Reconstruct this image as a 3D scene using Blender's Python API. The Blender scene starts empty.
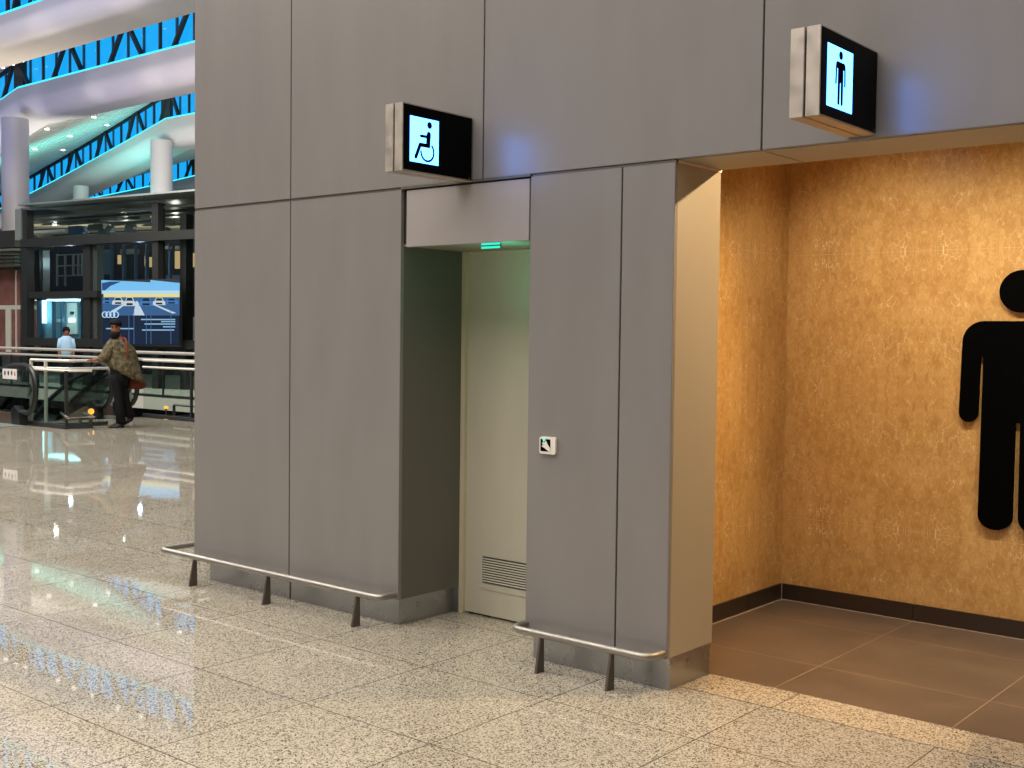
import bpy, bmesh, math, random
from mathutils import Vector, Matrix
random.seed(7)
SC = bpy.context.scene
COL = SC.collection
PI = math.pi

# ------------------------------------------------------------------ camera
F, YAW, PITCH, ROLL, EYE = 1154.1, -0.69577, -0.0408, 0.01231, 1.6
cy, sy = math.cos(YAW), math.sin(YAW)
_f = Vector((sy, cy, 0)); _r = Vector((cy, -sy, 0)); _u = Vector((0, 0, 1))
FWD = _f*math.cos(PITCH) + _u*math.sin(PITCH)
_u2 = _u*math.cos(PITCH) - _f*math.sin(PITCH)
RIGHT = _r*math.cos(ROLL) + _u2*math.sin(ROLL)
UP = _u2*math.cos(ROLL) - _r*math.sin(ROLL)
CAM = Vector((0, 0, EYE))
def ray(px, py):
    return FWD + RIGHT*((px-512)/F) - UP*((py-384)/F)
def on_y(px, py, Y):
    d = ray(px, py); return CAM + d*(Y/d.y)
def on_x(px, py, X):
    d = ray(px, py); return CAM + d*(X/d.x)
def on_z(px, py, Z):
    d = ray(px, py); return CAM + d*((Z-EYE)/d.z)

cd = bpy.data.cameras.new('camera'); cam = bpy.data.objects.new('camera', cd); COL.objects.link(cam)
M = Matrix((RIGHT, UP, -FWD)).transposed().to_4x4(); M.translation = CAM
cam.matrix_world = M
cd.sensor_width = 36; cd.lens = F*36/1024; cd.clip_start = .05; cd.clip_end = 400
SC.camera = cam

# ------------------------------------------------------------------ materials
def nodes(m):
    return m.node_tree.nodes, m.node_tree.links
def mat(name, col, rough=.5, metal=0.0, spec=.5, emit=None, es=0, alpha=None):
    m = bpy.data.materials.new(name); m.use_nodes = True
    b = m.node_tree.nodes['Principled BSDF']
    b.inputs['Base Color'].default_value = (*col, 1); b.inputs['Roughness'].default_value = rough
    b.inputs['Metallic'].default_value = metal; b.inputs['Specular IOR Level'].default_value = spec
    if emit: b.inputs['Emission Color'].default_value = (*emit, 1); b.inputs['Emission Strength'].default_value = es
    return m
def srgb(r, g, b):
    f = lambda c: (c/255/12.92) if c/255 <= .04045 else ((c/255+.055)/1.055)**2.4
    return (f(r), f(g), f(b))
def math_n(n, op, a=None, b=None, l=None):
    q = n.new('ShaderNodeMath'); q.operation = op
    for i, v in enumerate((a, b)):
        if v is None: continue
        if isinstance(v, (int, float)): q.inputs[i].default_value = v
        else: l.new(v, q.inputs[i])
    return q.outputs[0]
def mixc(n, l, fac, a, b, typ='MIX'):
    q = n.new('ShaderNodeMix'); q.data_type = 'RGBA'; q.blend_type = typ
    for i, v in ((0, fac), (6, a), (7, b)):
        if isinstance(v, (int, float)): q.inputs[i].default_value = v
        elif isinstance(v, tuple): q.inputs[i].default_value = (*v, 1)
        else: l.new(v, q.inputs[i])
    return q.outputs[2]
def ramp(n, l, fac, stops):
    q = n.new('ShaderNodeValToRGB'); l.new(fac, q.inputs[0])
    e = q.color_ramp.elements
    while len(e) < len(stops): e.new(.5)
    for k, (p, c) in enumerate(stops):
        e[k].position = p; e[k].color = (*c, 1) if isinstance(c, tuple) else (c, c, c, 1)
    return q.outputs[0]
def noise(n, l, vec, scale, detail=3, rough=.5, dist=0):
    q = n.new('ShaderNodeTexNoise'); q.inputs['Scale'].default_value = scale; q.inputs['Detail'].default_value = detail
    q.inputs['Roughness'].default_value = rough; q.inputs['Distortion'].default_value = dist
    if vec is not None: l.new(vec, q.inputs['Vector'])
    return q.outputs['Fac']
def objco(n):
    return n.new('ShaderNodeTexCoord').outputs['Object']
def sepxyz(n, l, v):
    q = n.new('ShaderNodeSeparateXYZ'); l.new(v, q.inputs[0]); return q.outputs
def comb(n, l, x, y, z):
    q = n.new('ShaderNodeCombineXYZ')
    for i, v in enumerate((x, y, z)):
        if isinstance(v, (int, float)): q.inputs[i].default_value = v
        else: l.new(v, q.inputs[i])
    return q.outputs[0]
def gridline(n, l, c, off, period, half):
    # 1 on a joint line, 0 elsewhere
    t = math_n(n, 'SUBTRACT', c, off, l); t = math_n(n, 'DIVIDE', t, period, l)
    t = math_n(n, 'ADD', t, .5, l)
    t = math_n(n, 'FRACT', t, None, l); t = math_n(n, 'SUBTRACT', t, .5, l); t = math_n(n, 'ABSOLUTE', t, None, l)
    return math_n(n, 'LESS_THAN', t, half/period, l)

def granite_mat(name, c_light, c_mid, c_dark, grid=None, scale=95):
    m = mat(name, c_light, .1); n, l = nodes(m); b = n['Principled BSDF']
    o = objco(n)
    v = n.new('ShaderNodeTexVoronoi'); v.inputs['Scale'].default_value = scale; l.new(o, v.inputs['Vector'])
    cell = sepxyz(n, l, v.outputs['Color'])[0]
    big = noise(n, l, o, 1.3, 2)
    fine = noise(n, l, o, scale*1.6, 2, .6)
    s = math_n(n, 'ADD', cell, math_n(n, 'MULTIPLY', math_n(n, 'SUBTRACT', fine, .5, l), .7, l), l)
    c = ramp(n, l, s, [(.05, c_dark), (.26, c_mid), (.48, c_light), (.85, tuple(min(1, x*1.12) for x in c_light))])
    c = mixc(n, l, .12, c, ramp(n, l, big, [(.3, 0.15), (.7, 1.0)]), 'MULTIPLY')
    if grid:
        x, y, z = sepxyz(n, l, o)
        g = math_n(n, 'MAXIMUM', gridline(n, l, x, grid[0], grid[1], .0034), gridline(n, l, y, grid[2], grid[3], .0034), l)
        # each tile has a slightly different tone
        tx = math_n(n, 'FLOOR', math_n(n, 'DIVIDE', math_n(n, 'SUBTRACT', x, grid[0], l), grid[1], l), None, l)
        ty = math_n(n, 'FLOOR', math_n(n, 'DIVIDE', math_n(n, 'SUBTRACT', y, grid[2], l), grid[3], l), None, l)
        wn = n.new('ShaderNodeTexWhiteNoise'); l.new(comb(n, l, tx, ty, 0), wn.inputs['Vector'])
        c = mixc(n, l, .16, c, ramp(n, l, wn.outputs['Value'], [(0, .45), (1, 1.0)]), 'MULTIPLY')
        c = mixc(n, l, math_n(n, 'MULTIPLY', g, .8, l), c, (.05, .043, .035))
    l.new(c, b.inputs['Base Color'])
    r = ramp(n, l, noise(n, l, o, 3, 3), [(.3, .022), (.8, .045)])
    l.new(r, b.inputs['Roughness'])
    b.inputs['Specular IOR Level'].default_value = .8
    bu = n.new('ShaderNodeBump'); bu.inputs['Strength'].default_value = .012; bu.inputs['Distance'].default_value = .02
    l.new(noise(n, l, o, 1.6, 2), bu.inputs['Height']); l.new(bu.outputs[0], b.inputs['Normal'])
    return m
def marble_mat(name, axis, u0, uper):
    # axis: which object coordinate runs along the wall; book-matched slabs
    m = mat(name, (.6, .4, .15), .28); n, l = nodes(m); b = n['Principled BSDF']
    o = objco(n); x, y, z = sepxyz(n, l, o)
    u = x if axis == 'x' else y
    uu = n.new('ShaderNodeMath'); uu.operation = 'PINGPONG'; uu.inputs[1].default_value = uper
    l.new(math_n(n, 'SUBTRACT', u, u0, l), uu.inputs[0])
    zz = n.new('ShaderNodeMath'); zz.operation = 'PINGPONG'; zz.inputs[1].default_value = .8
    l.new(math_n(n, 'SUBTRACT', z, .515, l), zz.inputs[0])
    P = comb(n, l, uu.outputs[0], 3.1 if axis == 'x' else 7.7, zz.outputs[0])
    st = n.new('ShaderNodeMapping'); st.inputs['Scale'].default_value = (1, 1, .55); st.inputs['Rotation'].default_value = (0, .5, 0)
    l.new(P, st.inputs[0]); P2 = st.outputs[0]
    a = noise(n, l, P2, 3.2, 6, .62, .8)
    c = ramp(n, l, a, [(.25, srgb(178, 135, 78)), (.5, srgb(195, 151, 90)), (.75, srgb(208, 166, 104))])
    sp = noise(n, l, P2, 46, 4, .6, 1.2)
    c = mixc(n, l, ramp(n, l, sp, [(.45, 0.0), (.7, .4)]), c, srgb(226, 188, 128))
    c = mixc(n, l, ramp(n, l, noise(n, l, P2, 90, 2, .5), [(.3, .25), (.46, 0.0)]), c, srgb(160, 116, 60))
    c = mixc(n, l, ramp(n, l, noise(n, l, P2, 24, 5, .65, .7), [(.34, .42), (.52, 0.0)]), c, srgb(158, 112, 56))
    c = mixc(n, l, ramp(n, l, noise(n, l, P2, 50, 5, .7, 1.0), [(.55, 0.0), (.70, .6)]), c, srgb(230, 196, 140))
    # pale healed cracks
    vw = n.new('ShaderNodeTexVoronoi'); vw.feature = 'DISTANCE_TO_EDGE'; vw.inputs['Scale'].default_value = 11
    wv = n.new('ShaderNodeVectorMath'); wv.operation = 'ADD'
    nv = n.new('ShaderNodeTexNoise'); nv.inputs['Scale'].default_value = 6; nv.inputs['Detail'].default_value = 4; l.new(P2, nv.inputs[0])
    sc_ = n.new('ShaderNodeVectorMath'); sc_.operation = 'SCALE'; sc_.inputs['Scale'].default_value = .35; l.new(nv.outputs['Color'], sc_.inputs[0])
    l.new(P2, wv.inputs[0]); l.new(sc_.outputs[0], wv.inputs[1]); l.new(wv.outputs[0], vw.inputs['Vector'])
    line = ramp(n, l, vw.outputs['Distance'], [(0, .9), (.02, 0.0)])
    gate = ramp(n, l, noise(n, l, P, 4.5, 2), [(.5, 0.0), (.64, 1.0)])
    c = mixc(n, l, math_n(n, 'MULTIPLY', line, gate, l), c, srgb(240, 214, 168))
    g = gridline(n, l, z, .515, 1.6, .0016)
    c = mixc(n, l, math_n(n, 'MULTIPLY', g, .55, l), c, srgb(226, 186, 120))
    l.new(c, b.inputs['Base Color'])
    b.inputs['Specular IOR Level'].default_value = .35
    return m
def tile_mat(name, col, gx, gy):
    m = mat(name, col, .32); n, l = nodes(m); b = n['Principled BSDF']; o = objco(n); x, y, z = sepxyz(n, l, o)
    a = noise(n, l, o, 3, 5, .6, .4)
    c = ramp(n, l, a, [(.3, tuple(v*.82 for v in col)), (.7, tuple(v*1.15 for v in col))])
    g = math_n(n, 'MAXIMUM', gridline(n, l, x, *gx, .0022), gridline(n, l, y, *gy, .0022), l)
    c = mixc(n, l, math_n(n, 'MULTIPLY', g, .85, l), c, srgb(176, 148, 112))
    l.new(c, b.inputs['Base Color']); return m
def panel_mat(name, col, rough=.4, metal=.0):
    m = mat(name, col, rough, metal); n, l = nodes(m); b = n['Principled BSDF']; o = objco(n)
    mp = n.new('ShaderNodeMapping'); mp.inputs['Scale'].default_value = (1, 1, .25); l.new(o, mp.inputs[0])
    a = noise(n, l, mp.outputs[0], 5, 4)
    l.new(ramp(n, l, a, [(.3, tuple(v*.95 for v in col)), (.7, tuple(v*1.04 for v in col))]), b.inputs['Base Color'])
    return m
def steel_mat(name, col, rough=.28, stretch=(1, 1, 40)):
    m = mat(name, col, rough, 1.0); n, l = nodes(m); b = n['Principled BSDF']; o = objco(n)
    mp = n.new('ShaderNodeMapping'); mp.inputs['Scale'].default_value = stretch; l.new(o, mp.inputs[0])
    a = noise(n, l, mp.outputs[0], 12, 3)
    l.new(ramp(n, l, a, [(.3, rough*.8), (.7, rough*1.3)]), b.inputs['Roughness'])
    a2 = noise(n, l, o, 4, 3)
    l.new(ramp(n, l, a2, [(.3, tuple(v*.9 for v in col)), (.7, col)]), b.inputs['Base Color'])
    return m
def glass_mat(name, tint, refl=.06, rough=.02):
    m = bpy.data.materials.new(name); m.use_nodes = True; n, l = nodes(m); n.clear()
    out = n.new('ShaderNodeOutputMaterial'); t = n.new('ShaderNodeBsdfTransparent'); g = n.new('ShaderNodeBsdfGlossy')
    t.inputs[0].default_value = (*tint, 1); g.inputs['Roughness'].default_value = rough
    ge = n.new('ShaderNodeNewGeometry'); dp = n.new('ShaderNodeVectorMath'); dp.operation = 'DOT_PRODUCT'
    l.new(ge.outputs['Incoming'], dp.inputs[0]); l.new(ge.outputs['Normal'], dp.inputs[1])
    q = math_n(n, 'SUBTRACT', 1.0, math_n(n, 'ABSOLUTE', dp.outputs['Value'], None, l), l); q = math_n(n, 'POWER', q, 5.0, l)
    q = math_n(n, 'ADD', math_n(n, 'MULTIPLY', q, .9, l), refl, l)
    mx = n.new('ShaderNodeMixShader'); l.new(q, mx.inputs[0])
    l.new(t.outputs[0], mx.inputs[1]); l.new(g.outputs[0], mx.inputs[2]); l.new(mx.outputs[0], out.inputs[0])
    return m
def emis(name, col, s):
    return mat(name, (.01, .01, .01), .6, spec=.05, emit=col, es=s)

MT = dict(
    granite=granite_mat('granite', (.50, .45, .355), (.265, .232, .178), (.055, .048, .04), (-2.343, .757, 3.233, .746), 185),
    strip=granite_mat('granite_strip', (.60, .50, .36), (.33, .26, .17), (.10, .08, .05), (-2.30, 1.52, 4.541, 5), 170),
    alcove_floor=tile_mat('brown_tile', srgb(104, 87, 72), (-2.425, .81), (5.285, .785)),
    panel=panel_mat('grey_panel', (.245, .232, .229), .30, .2),
    header=panel_mat('grey_header', (.33, .305, .30), .45, .1),
    gap=mat('dark_gap', (.045, .043, .04), .7),
    ledge=mat('joint_profile', (.16, .145, .12), .45, .6),
    marble_x=marble_mat('gold_marble', 'x', -2.42, 1.21), marble_y=marble_mat('gold_marble_side', 'y', 6.10, .9),
    plinth=steel_mat('plinth_steel', (.44, .45, .475), .3, (1, 1, 1)),
    rail=steel_mat('rail_steel', (.36, .335, .30), .46, (1, 1, 1)),
    railleg=mat('dark_steel', (.16, .14, .12), .45, .8),
    soffit=mat('soffit_panel', (.34, .29, .225), .5),
    recess=panel_mat('shaded_panel', (.13, .125, .105), .4, .1),  # wall panel darkened in its colour to carry the shade of the recess
    skirt=mat('dark_skirting_tile', (.035, .023, .017), .3),
    grout=mat('pale_grout', (.42, .36, .28), .8),
    door=panel_mat('door_paint', (.54, .51, .405), .4),
    doorframe=panel_mat('door_frame_paint', (.60, .54, .38), .4),
    dark=mat('dark_metal', (.02, .022, .024), .45), black=mat('black_gloss', (.0012, .0012, .0012), .4, spec=.04),
    figure=mat('black_figure', (.0012, .0012, .0012), .9, spec=.03), figedge=mat('figure_edge', (.09, .055, .03), .5),
    signcase=steel_mat('sign_case', (.62, .56, .50), .45, (1, 1, 1)),
    signlight=emis('sign_light', (.062, .27, 1.0), 8.5),
    white=mat('white_plastic', (.78, .74, .68), .4), green=emis('green_led', srgb(60, 230, 190), 2.0),
    teal=emis('teal_led', (.03, .80, .52), 1.3),
    beam=mat('beam_white', (.72, .70, .71), .32), column=mat('column_white', (.60, .59, .60), .35),
    slat=mat('ceiling_slats', (.66, .65, .62), .45),
    mullion=mat('mullion_black', (.012, .014, .02), .5), mullionblue=mat('mullion_blue', (.03, .07, .13), .5),
    skyglass=glass_mat('sky_glass', (.75, .92, 1.0), .03),
    glass=glass_mat('clear_glass', (.87, .92, .90), .035), darkglass=glass_mat('smoked_glass', (.50, .56, .55), .03),
    cyan=emis('cyan_strip', (.05, .75, .95), 1.6), lamp=emis('downlight_lens', (1, .93, .82), 6),
    towermetal=mat('tower_metal', (.035, .038, .034), .42, .4), towerlight=mat('tower_light_metal', (.26, .29, .27), .4, .4),
    towerdark=mat('tower_interior', (.028, .033, .042), .5), bluebar=mat('blue_tube', (.10, .17, .26), .35, .3),
    canopy=mat('canopy_dark', (.03, .03, .024), .5), roofslat=mat('roof_slat', (.17, .165, .135), .45, .3),
    railwhite=mat('handrail_pale', (.72, .68, .60), .3, .3), rubber=mat('black_rubber', (.008, .008, .008), .4),
    slab=mat('slab_edge', (.62, .60, .50), .5), brown=mat('bronze_panel', (.09, .06, .04), .4),
    cabin=mat('cabin_panel', (.18, .36, .48), .3), cabinlamp=emis('cabin_lamp', (.45, .9, 1.0), 9),
    warm=emis('warm_window', srgb(255, 214, 150), .9), orange=emis('orange_lamp', srgb(255, 170, 60), 2.2),
    void=mat('lower_floor', (.16, .16, .145), .5), hallwall=mat('hall_wall', (.38, .36, .34), .6), hallceil=mat('hall_ceiling', (.45, .43, .40), .6),
    alcceil=mat('alcove_ceiling', (.6, .55, .46), .6),
)
def brick():
    m = mat('rose_cladding', srgb(128, 82, 72), .6); n, l = nodes(m); o = objco(n); x, y, z = sepxyz(n, l, o)
    c = ramp(n, l, noise(n, l, o, 2, 4), [(.3, srgb(112, 68, 60)), (.7, srgb(142, 94, 82))])
    g = gridline(n, l, math_n(n, 'ADD', x, math_n(n, 'MULTIPLY', y, .1, l), l), .3, .45, .012)
    c = mixc(n, l, math_n(n, 'MULTIPLY', g, .5, l), c, srgb(90, 52, 48))
    l.new(c, n['Principled BSDF'].inputs['Base Color']); return m
MT['brick'] = brick()

# ------------------------------------------------------------------ mesh helpers
class MB:
    def __init__(s): s.v = []; s.f = []
    def add(s, vs, fs):
        k = len(s.v); s.v += [tuple(v) for v in vs]; s.f += [tuple(i+k for i in f) for f in fs]; return s
    def box(s, x0, x1, y0, y1, z0, z1):
        x0, x1 = min(x0, x1), max(x0, x1); y0, y1 = min(y0, y1), max(y0, y1); z0, z1 = min(z0, z1), max(z0, z1)
        return s.add([(x0,y0,z0),(x1,y0,z0),(x1,y1,z0),(x0,y1,z0),(x0,y0,z1),(x1,y0,z1),(x1,y1,z1),(x0,y1,z1)],
                     [(0,3,2,1),(4,5,6,7),(0,1,5,4),(1,2,6,5),(2,3,7,6),(3,0,4,7)])
    def obox(s, o, a, b, c):   # corner o, edge vectors a b c
        o = Vector(o); a = Vector(a); b = Vector(b); c = Vector(c)
        return s.add([o, o+a, o+a+b, o+b, o+c, o+a+c, o+a+b+c, o+b+c],
                     [(0,3,2,1),(4,5,6,7),(0,1,5,4),(1,2,6,5),(2,3,7,6),(3,0,4,7)])
    def bar(s, p, q, w, d, up=None):   # rectangular bar from p to q
        p = Vector(p); q = Vector(q); t = (q-p).normalized()
        up = Vector(up) if up else (Vector((0,0,1)) if abs(t.z) < .9 else Vector((0,1,0)))
        a = t.cross(up).normalized(); b = a.cross(t).normalized()
        return s.obox(p - a*w/2 - b*d/2, a*w, b*d, q-p)
    def prism(s, pts, ext):   # planar outline (3D points), extruded by vector ext
        n = len(pts); ext = Vector(ext); P = [Vector(p) for p in pts]
        fs = [tuple(range(n)), tuple(reversed(range(n, 2*n)))] + [(i, n+i, n+(i+1) % n, (i+1) % n) for i in range(n)]
        return s.add(P+[p+ext for p in P], fs)
    def tube(s, path, r, n=10, caps=True):
        P = [Vector(p) for p in path]; m = len(P); R = r if isinstance(r, (list, tuple)) else [r]*m
        rings = []; prev = None
        for i in range(m):
            t = (P[min(i+1, m-1)] - P[max(i-1, 0)]).normalized()
            if prev is None:
                a = t.cross(Vector((0,0,1))) if abs(t.z) < .95 else t.cross(Vector((0,1,0)))
            else:
                a = prev - t*prev.dot(t)
            a.normalize(); b = t.cross(a); prev = a
            rings.append([P[i] + (a*math.cos(2*PI*k/n) + b*math.sin(2*PI*k/n))*R[i] for k in range(n)])
        fs = []
        for i in range(m-1):
            for k in range(n):
                fs.append((i*n+k, i*n+(k+1) % n, (i+1)*n+(k+1) % n, (i+1)*n+k))
        if caps: fs += [tuple(reversed(range(n))), tuple(range((m-1)*n, m*n))]
        return s.add([v for r_ in rings for v in r_], fs)
    def ball(s, c, rx, ry=None, rz=None, nu=16, nv=10, ax=None):
        ry = ry or rx; rz = rz or rx; c = Vector(c); vs = []; fs = []
        ax = ax or (Vector((1,0,0)), Vector((0,1,0)), Vector((0,0,1)))
        for j in range(nv+1):
            th = PI*j/nv
            for i in range(nu):
                ph = 2*PI*i/nu
                vs.append(c + ax[0]*(rx*math.sin(th)*math.cos(ph)) + ax[1]*(ry*math.sin(th)*math.sin(ph)) + ax[2]*(rz*math.cos(th)))
        for j in range(nv):
            for i in range(nu):
                fs.append((j*nu+i, (j+1)*nu+i, (j+1)*nu+(i+1) % nu, j*nu+(i+1) % nu))
        return s.add(vs, fs)
    def build(s, name, m, parent=None, smooth=False, bevel=0):
        me = bpy.data.meshes.new(name)
        org = Vector((0,0,0))
        p = parent
        while p is not None: org += p.location; p = p.parent
        me.from_pydata([Vector(v)-org for v in s.v], [], s.f)
        b = bmesh.new(); b.from_mesh(me); bmesh.ops.recalc_face_normals(b, faces=b.faces)
        if bevel: bmesh.ops.bevel(b, geom=list(b.edges), offset=bevel, segments=2, affect='EDGES')
        b.to_mesh(me); b.free()
        me.materials.append(m)
        if smooth:
            for f in me.polygons: f.use_smooth = True
        o = bpy.data.objects.new(name, me); COL.objects.link(o)
        if parent is not None: o.parent = parent
        if smooth: 
            try: me.set_sharp_from_angle(angle=math.radians(42))
            except Exception: pass
        return o
def tag(o, label, cat, group=None):
    o['label'] = label; o['category'] = cat
    if group: o['group'] = group
    return o
def struct(o):
    o['kind'] = 'structure'; return o
def empty(name, loc, label=None, cat=None, group=None):
    o = bpy.data.objects.new(name, None); COL.objects.link(o); o.location = loc; o.empty_display_size = .1
    if label: tag(o, label, cat, group)
    return o
def copy_thing(root, loc, label=None):
    r = root.copy(); COL.objects.link(r); r.location = loc
    if label: r['label'] = label
    for ch in list(root.children):
        c = ch.copy(); COL.objects.link(c); c.parent = r
    return r
def arc(c, r, a0, a1, n, rz=None):
    rz = rz or r
    return [(c[0]+r*math.cos(a0+(a1-a0)*i/n), c[1]+rz*math.sin(a0+(a1-a0)*i/n)) for i in range(n+1)]

# ------------------------------------------------------------------ the setting: floors
VX, VY0, VY1, VY2 = -19.35, 8.50, 12.25, 16.2       # edges of the escalator void
s = MB().box(-90, 12, -14, VY0, -.3, 0).box(VX, 12, VY0, VY1, -.3, 0)
struct(s.build('floor', MT['granite']))
struct(MB().box(-90, 12, 7.9, 8.1, -5.6, -.3).build('wall_lower', MT['void']))
struct(MB().box(-2.755, 1.6, 4.541, 4.812, -.02, .0015).build('trim_1', MT['strip']))
struct(MB().box(-3.255, 1.6, 4.812, 6.52, -.02, .002).build('floor_alcove', MT['alcove_floor']))
struct(MB().box(-90, 12, VY2, 60, -.3, 0).build('floor_far', MT['slab']))
struct(MB().box(-90, 12, 8, 60, -5.6, -5.4).build('floor_lower', MT['void']))

# ------------------------------------------------------------------ washroom block: facade
YF = 4.41
JZ = 2.397
XL, XR = -6.36, 8.0
G = .004
core = MB()
core.box(XL+.02, -4.50, YF+.03, 9, .157, JZ); core.box(-6.25, -4.55, 4.50, 9, 0, .157)
core.box(XL+.02, XR, YF+.03, 4.80, JZ+.004, 4.7)          # upper zone
core.box(XL+.02, -3.27, 5.12, 9, 0, 4.7)
core.box(XL+.02, XR, 6.70, 9, 0, 4.7)
core.box(-3.56, -2.78, YF+.03, 4.795, .157, JZ); core.box(-3.54, -2.79, 4.49, 4.79, 0, .157)              # pillar
core.box(-3.56, -3.27, 4.79, 5.2, 0, JZ)
core.box(-4.50, -3.56, YF+.03, 5.12, 2.095, JZ)           # over the recess
struct(core.build('wall_front', MT['gap']))
def panels(name, lst, y0=YF, y1=YF+.024, m='panel', bev=.0015):
    b = MB()
    for x0, x1, z0, z1 in lst: b.box(x0+G, x1-G, y0, y1, z0, z1)
    return struct(b.build(name, MT[m], bevel=bev))
seams = [XL-G, -5.402, -3.892, -2.335, -.83, .68, 2.19, 3.70, XR]
panels('wall_front_upper', [(a, b_, JZ+.001, 4.7) for a, b_ in zip(seams[:-1], seams[1:])])
panels('wall_front_lower', [(XL-G, -5.402, .155, JZ-.014), (-5.402, -4.475+G, .155, JZ-.014),
                            (-3.578-G, -3.038, .155, JZ-.014), (-3.038, -2.755+G, .155, JZ-.014)])
panels('wall_front_header', [(-4.437-G, -3.584, 2.075, JZ-.02)], YF+.002, YF+.026, 'header')
struct(MB().box(XL, -4.475, YF+.006, YF+.03, JZ-.013, JZ-.001).box(-3.578, -2.755, YF+.006, YF+.03, JZ-.013, JZ-.001).build('trim_2', MT['ledge']))
struct(MB().box(-4.475, -3.578, YF-.006, YF+.03, JZ-.012, JZ-.0).build('trim_3', MT['ledge']))
# side skins of the block
struct(MB().box(XL, XL+.02, YF+.024, 9, .155, 4.7).build('wall_left_end', MT['panel']))
# recess of the accessible washroom
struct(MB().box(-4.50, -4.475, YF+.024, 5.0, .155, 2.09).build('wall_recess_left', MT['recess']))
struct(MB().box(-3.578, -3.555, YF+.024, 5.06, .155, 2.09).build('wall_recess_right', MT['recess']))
struct(MB().box(-4.475, -3.578, YF+.027, 5.02, 2.082, 2.095).build('ceiling_recess', MT['soffit']))
# jamb of the men's entrance
struct(MB().box(-2.777, -2.755, YF+.0245, 4.812, .155, JZ-.012).build('wall_jamb', MT['soffit']))
struct(MB().box(-2.777, 1.6, YF+.0245, 4.812, JZ-.002, JZ+.004).build('ceiling_soffit', MT['soffit']))
struct(MB().box(-2.338, -2.332, YF+.03, 4.81, JZ-.0035, JZ-.0018).build('trim_4', MT['ledge']))
struct(MB().box(-2.765, -2.752, YF+.0245, 4.815, JZ-.014, JZ-.0025).build('trim_5', MT['signcase']))
# steel plinths
pl = MB().box(-6.27, -4.525, 4.468, 4.50, 0, .157).box(-4.545, -4.525, 4.50, 5.0, 0, .157).box(-6.27, -6.25, 4.5, 9, 0, .157).box(-4.545, -4.478, 4.905, 4.93, 0, .157)
struct(pl.build('baseboard_left', MT['plinth']))
pl = MB().box(-3.54, -2.766, 4.455, 4.49, 0, .157).box(-2.786, -2.766, 4.49, 4.81, 0, .157).box(-3.56, -3.54, 4.455, 5.0, 0, .157)
struct(pl.build('baseboard_right', MT['plinth']))
struct(MB().box(-5.462, -5.458, 4.464, 4.47, 0, .157).build('trim_6', MT['gap']))
# alcove
struct(MB().box(-3.5, 1.8, 6.52, 6.7, 0, 3.1).build('wall_back', MT['marble_x']))
struct(MB().box(-3.36, -3.255, 4.812, 6.52, 0, 3.1).build('wall_left', MT['marble_y']))
struct(MB().box(1.6, 1.75, YF+.03, 6.52, 0, 3.1).build('wall_right', MT['marble_y']))
struct(MB().box(-3.36, 1.75, 4.80, 6.6, 3.0, 3.1).build('ceiling_alcove', MT['alcceil']))
struct(MB().box(-3.27, -2.777, 4.79, 4.812, 0, 3.0).build('wall_pier_back', MT['marble_x']))
def skirting(name, boxes):
    b = MB()
    for q in boxes: b.box(*q)
    return struct(b.build(name, MT['skirt'], bevel=.001))
skirting('baseboard_back', [(-3.245, -2.427, 6.508, 6.52, 0, .1), (-2.423, -1.617, 6.508, 6.52, 0, .1), (-1.613, -.8, 6.508, 6.52, 0, .1), (-.796, 1.6, 6.508, 6.52, 0, .1)])
skirting('baseboard_side', [(-3.255, -3.243, 6.073, 6.508, 0, .1), (-3.255, -3.243, 5.287, 6.069, 0, .1), (-3.255, -3.243, 4.812, 5.283, 0, .1)])
struct(MB().box(-3.243, 1.6, 6.504, 6.508, 0, .0045).box(-3.243, -3.239, 4.812, 6.508, 0, .0045).box(-3.247, -3.241, 6.504, 6.51, 0, .1).build('trim_7', MT['grout']))

# ------------------------------------------------------------------ the accessible washroom door
d = struct(empty('door_1', (-4.0, 5.0, 0)))
MB().box(-4.478, -4.446, 4.90, 5.05, 0, 2.082).box(-4.478, -3.57, 4.92, 5.06, 2.068, 2.082).build('door_frame', MT['doorframe'], d, bevel=.002)
leafm = MB().box(-4.446, -3.57, 4.927, 5.05, .012, 2.07)
leaf = leafm.build('door_leaf', MT['door'], d)
gr = MB().box(-4.311, -3.66, 4.919, 4.9275, .200, .347)
gr = gr.build('vent_grille', MT['gap'], d)
g2 = MB()
for k in range(10):
    z = .206 + k*.0142
    g2.add([(-4.308, 4.9160, z), (-3.663, 4.9160, z), (-3.663, 4.9190, z+.006), (-4.308, 4.9190, z+.006), (-4.308, 4.9180, z-.001), (-3.663, 4.9180, z-.001), (-3.663, 4.9210, z+.005), (-4.308, 4.9210, z+.005)],
           [(0,1,2,3),(4,7,6,5),(0,4,5,1),(3,2,6,7),(0,3,7,4),(1,5,6,2)])
MB.build(g2, 'grille_slats', MT['door'], gr)
MB().box(-4.332, -3.645, 4.9235, 4.928, .158, .195).build('kick_strip', MT['door'], d, bevel=.001)
# teal motion sensor under the recess header
t = empty('door_sensor', (-3.856, 4.45, 2.082), 'motion sensor with two glowing teal bars under the header of the washroom recess', 'sensor')
MB().box(-3.922, -3.791, 4.438, 4.444, 2.044, 2.082).build('housing', MT['ledge'], t, bevel=.002)
for z in (2.0705, 2.0525): MB().box(-3.918, -3.795, 4.434, 4.439, z-.0055, z+.0055).build('light_bar', MT['teal'], t)

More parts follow.
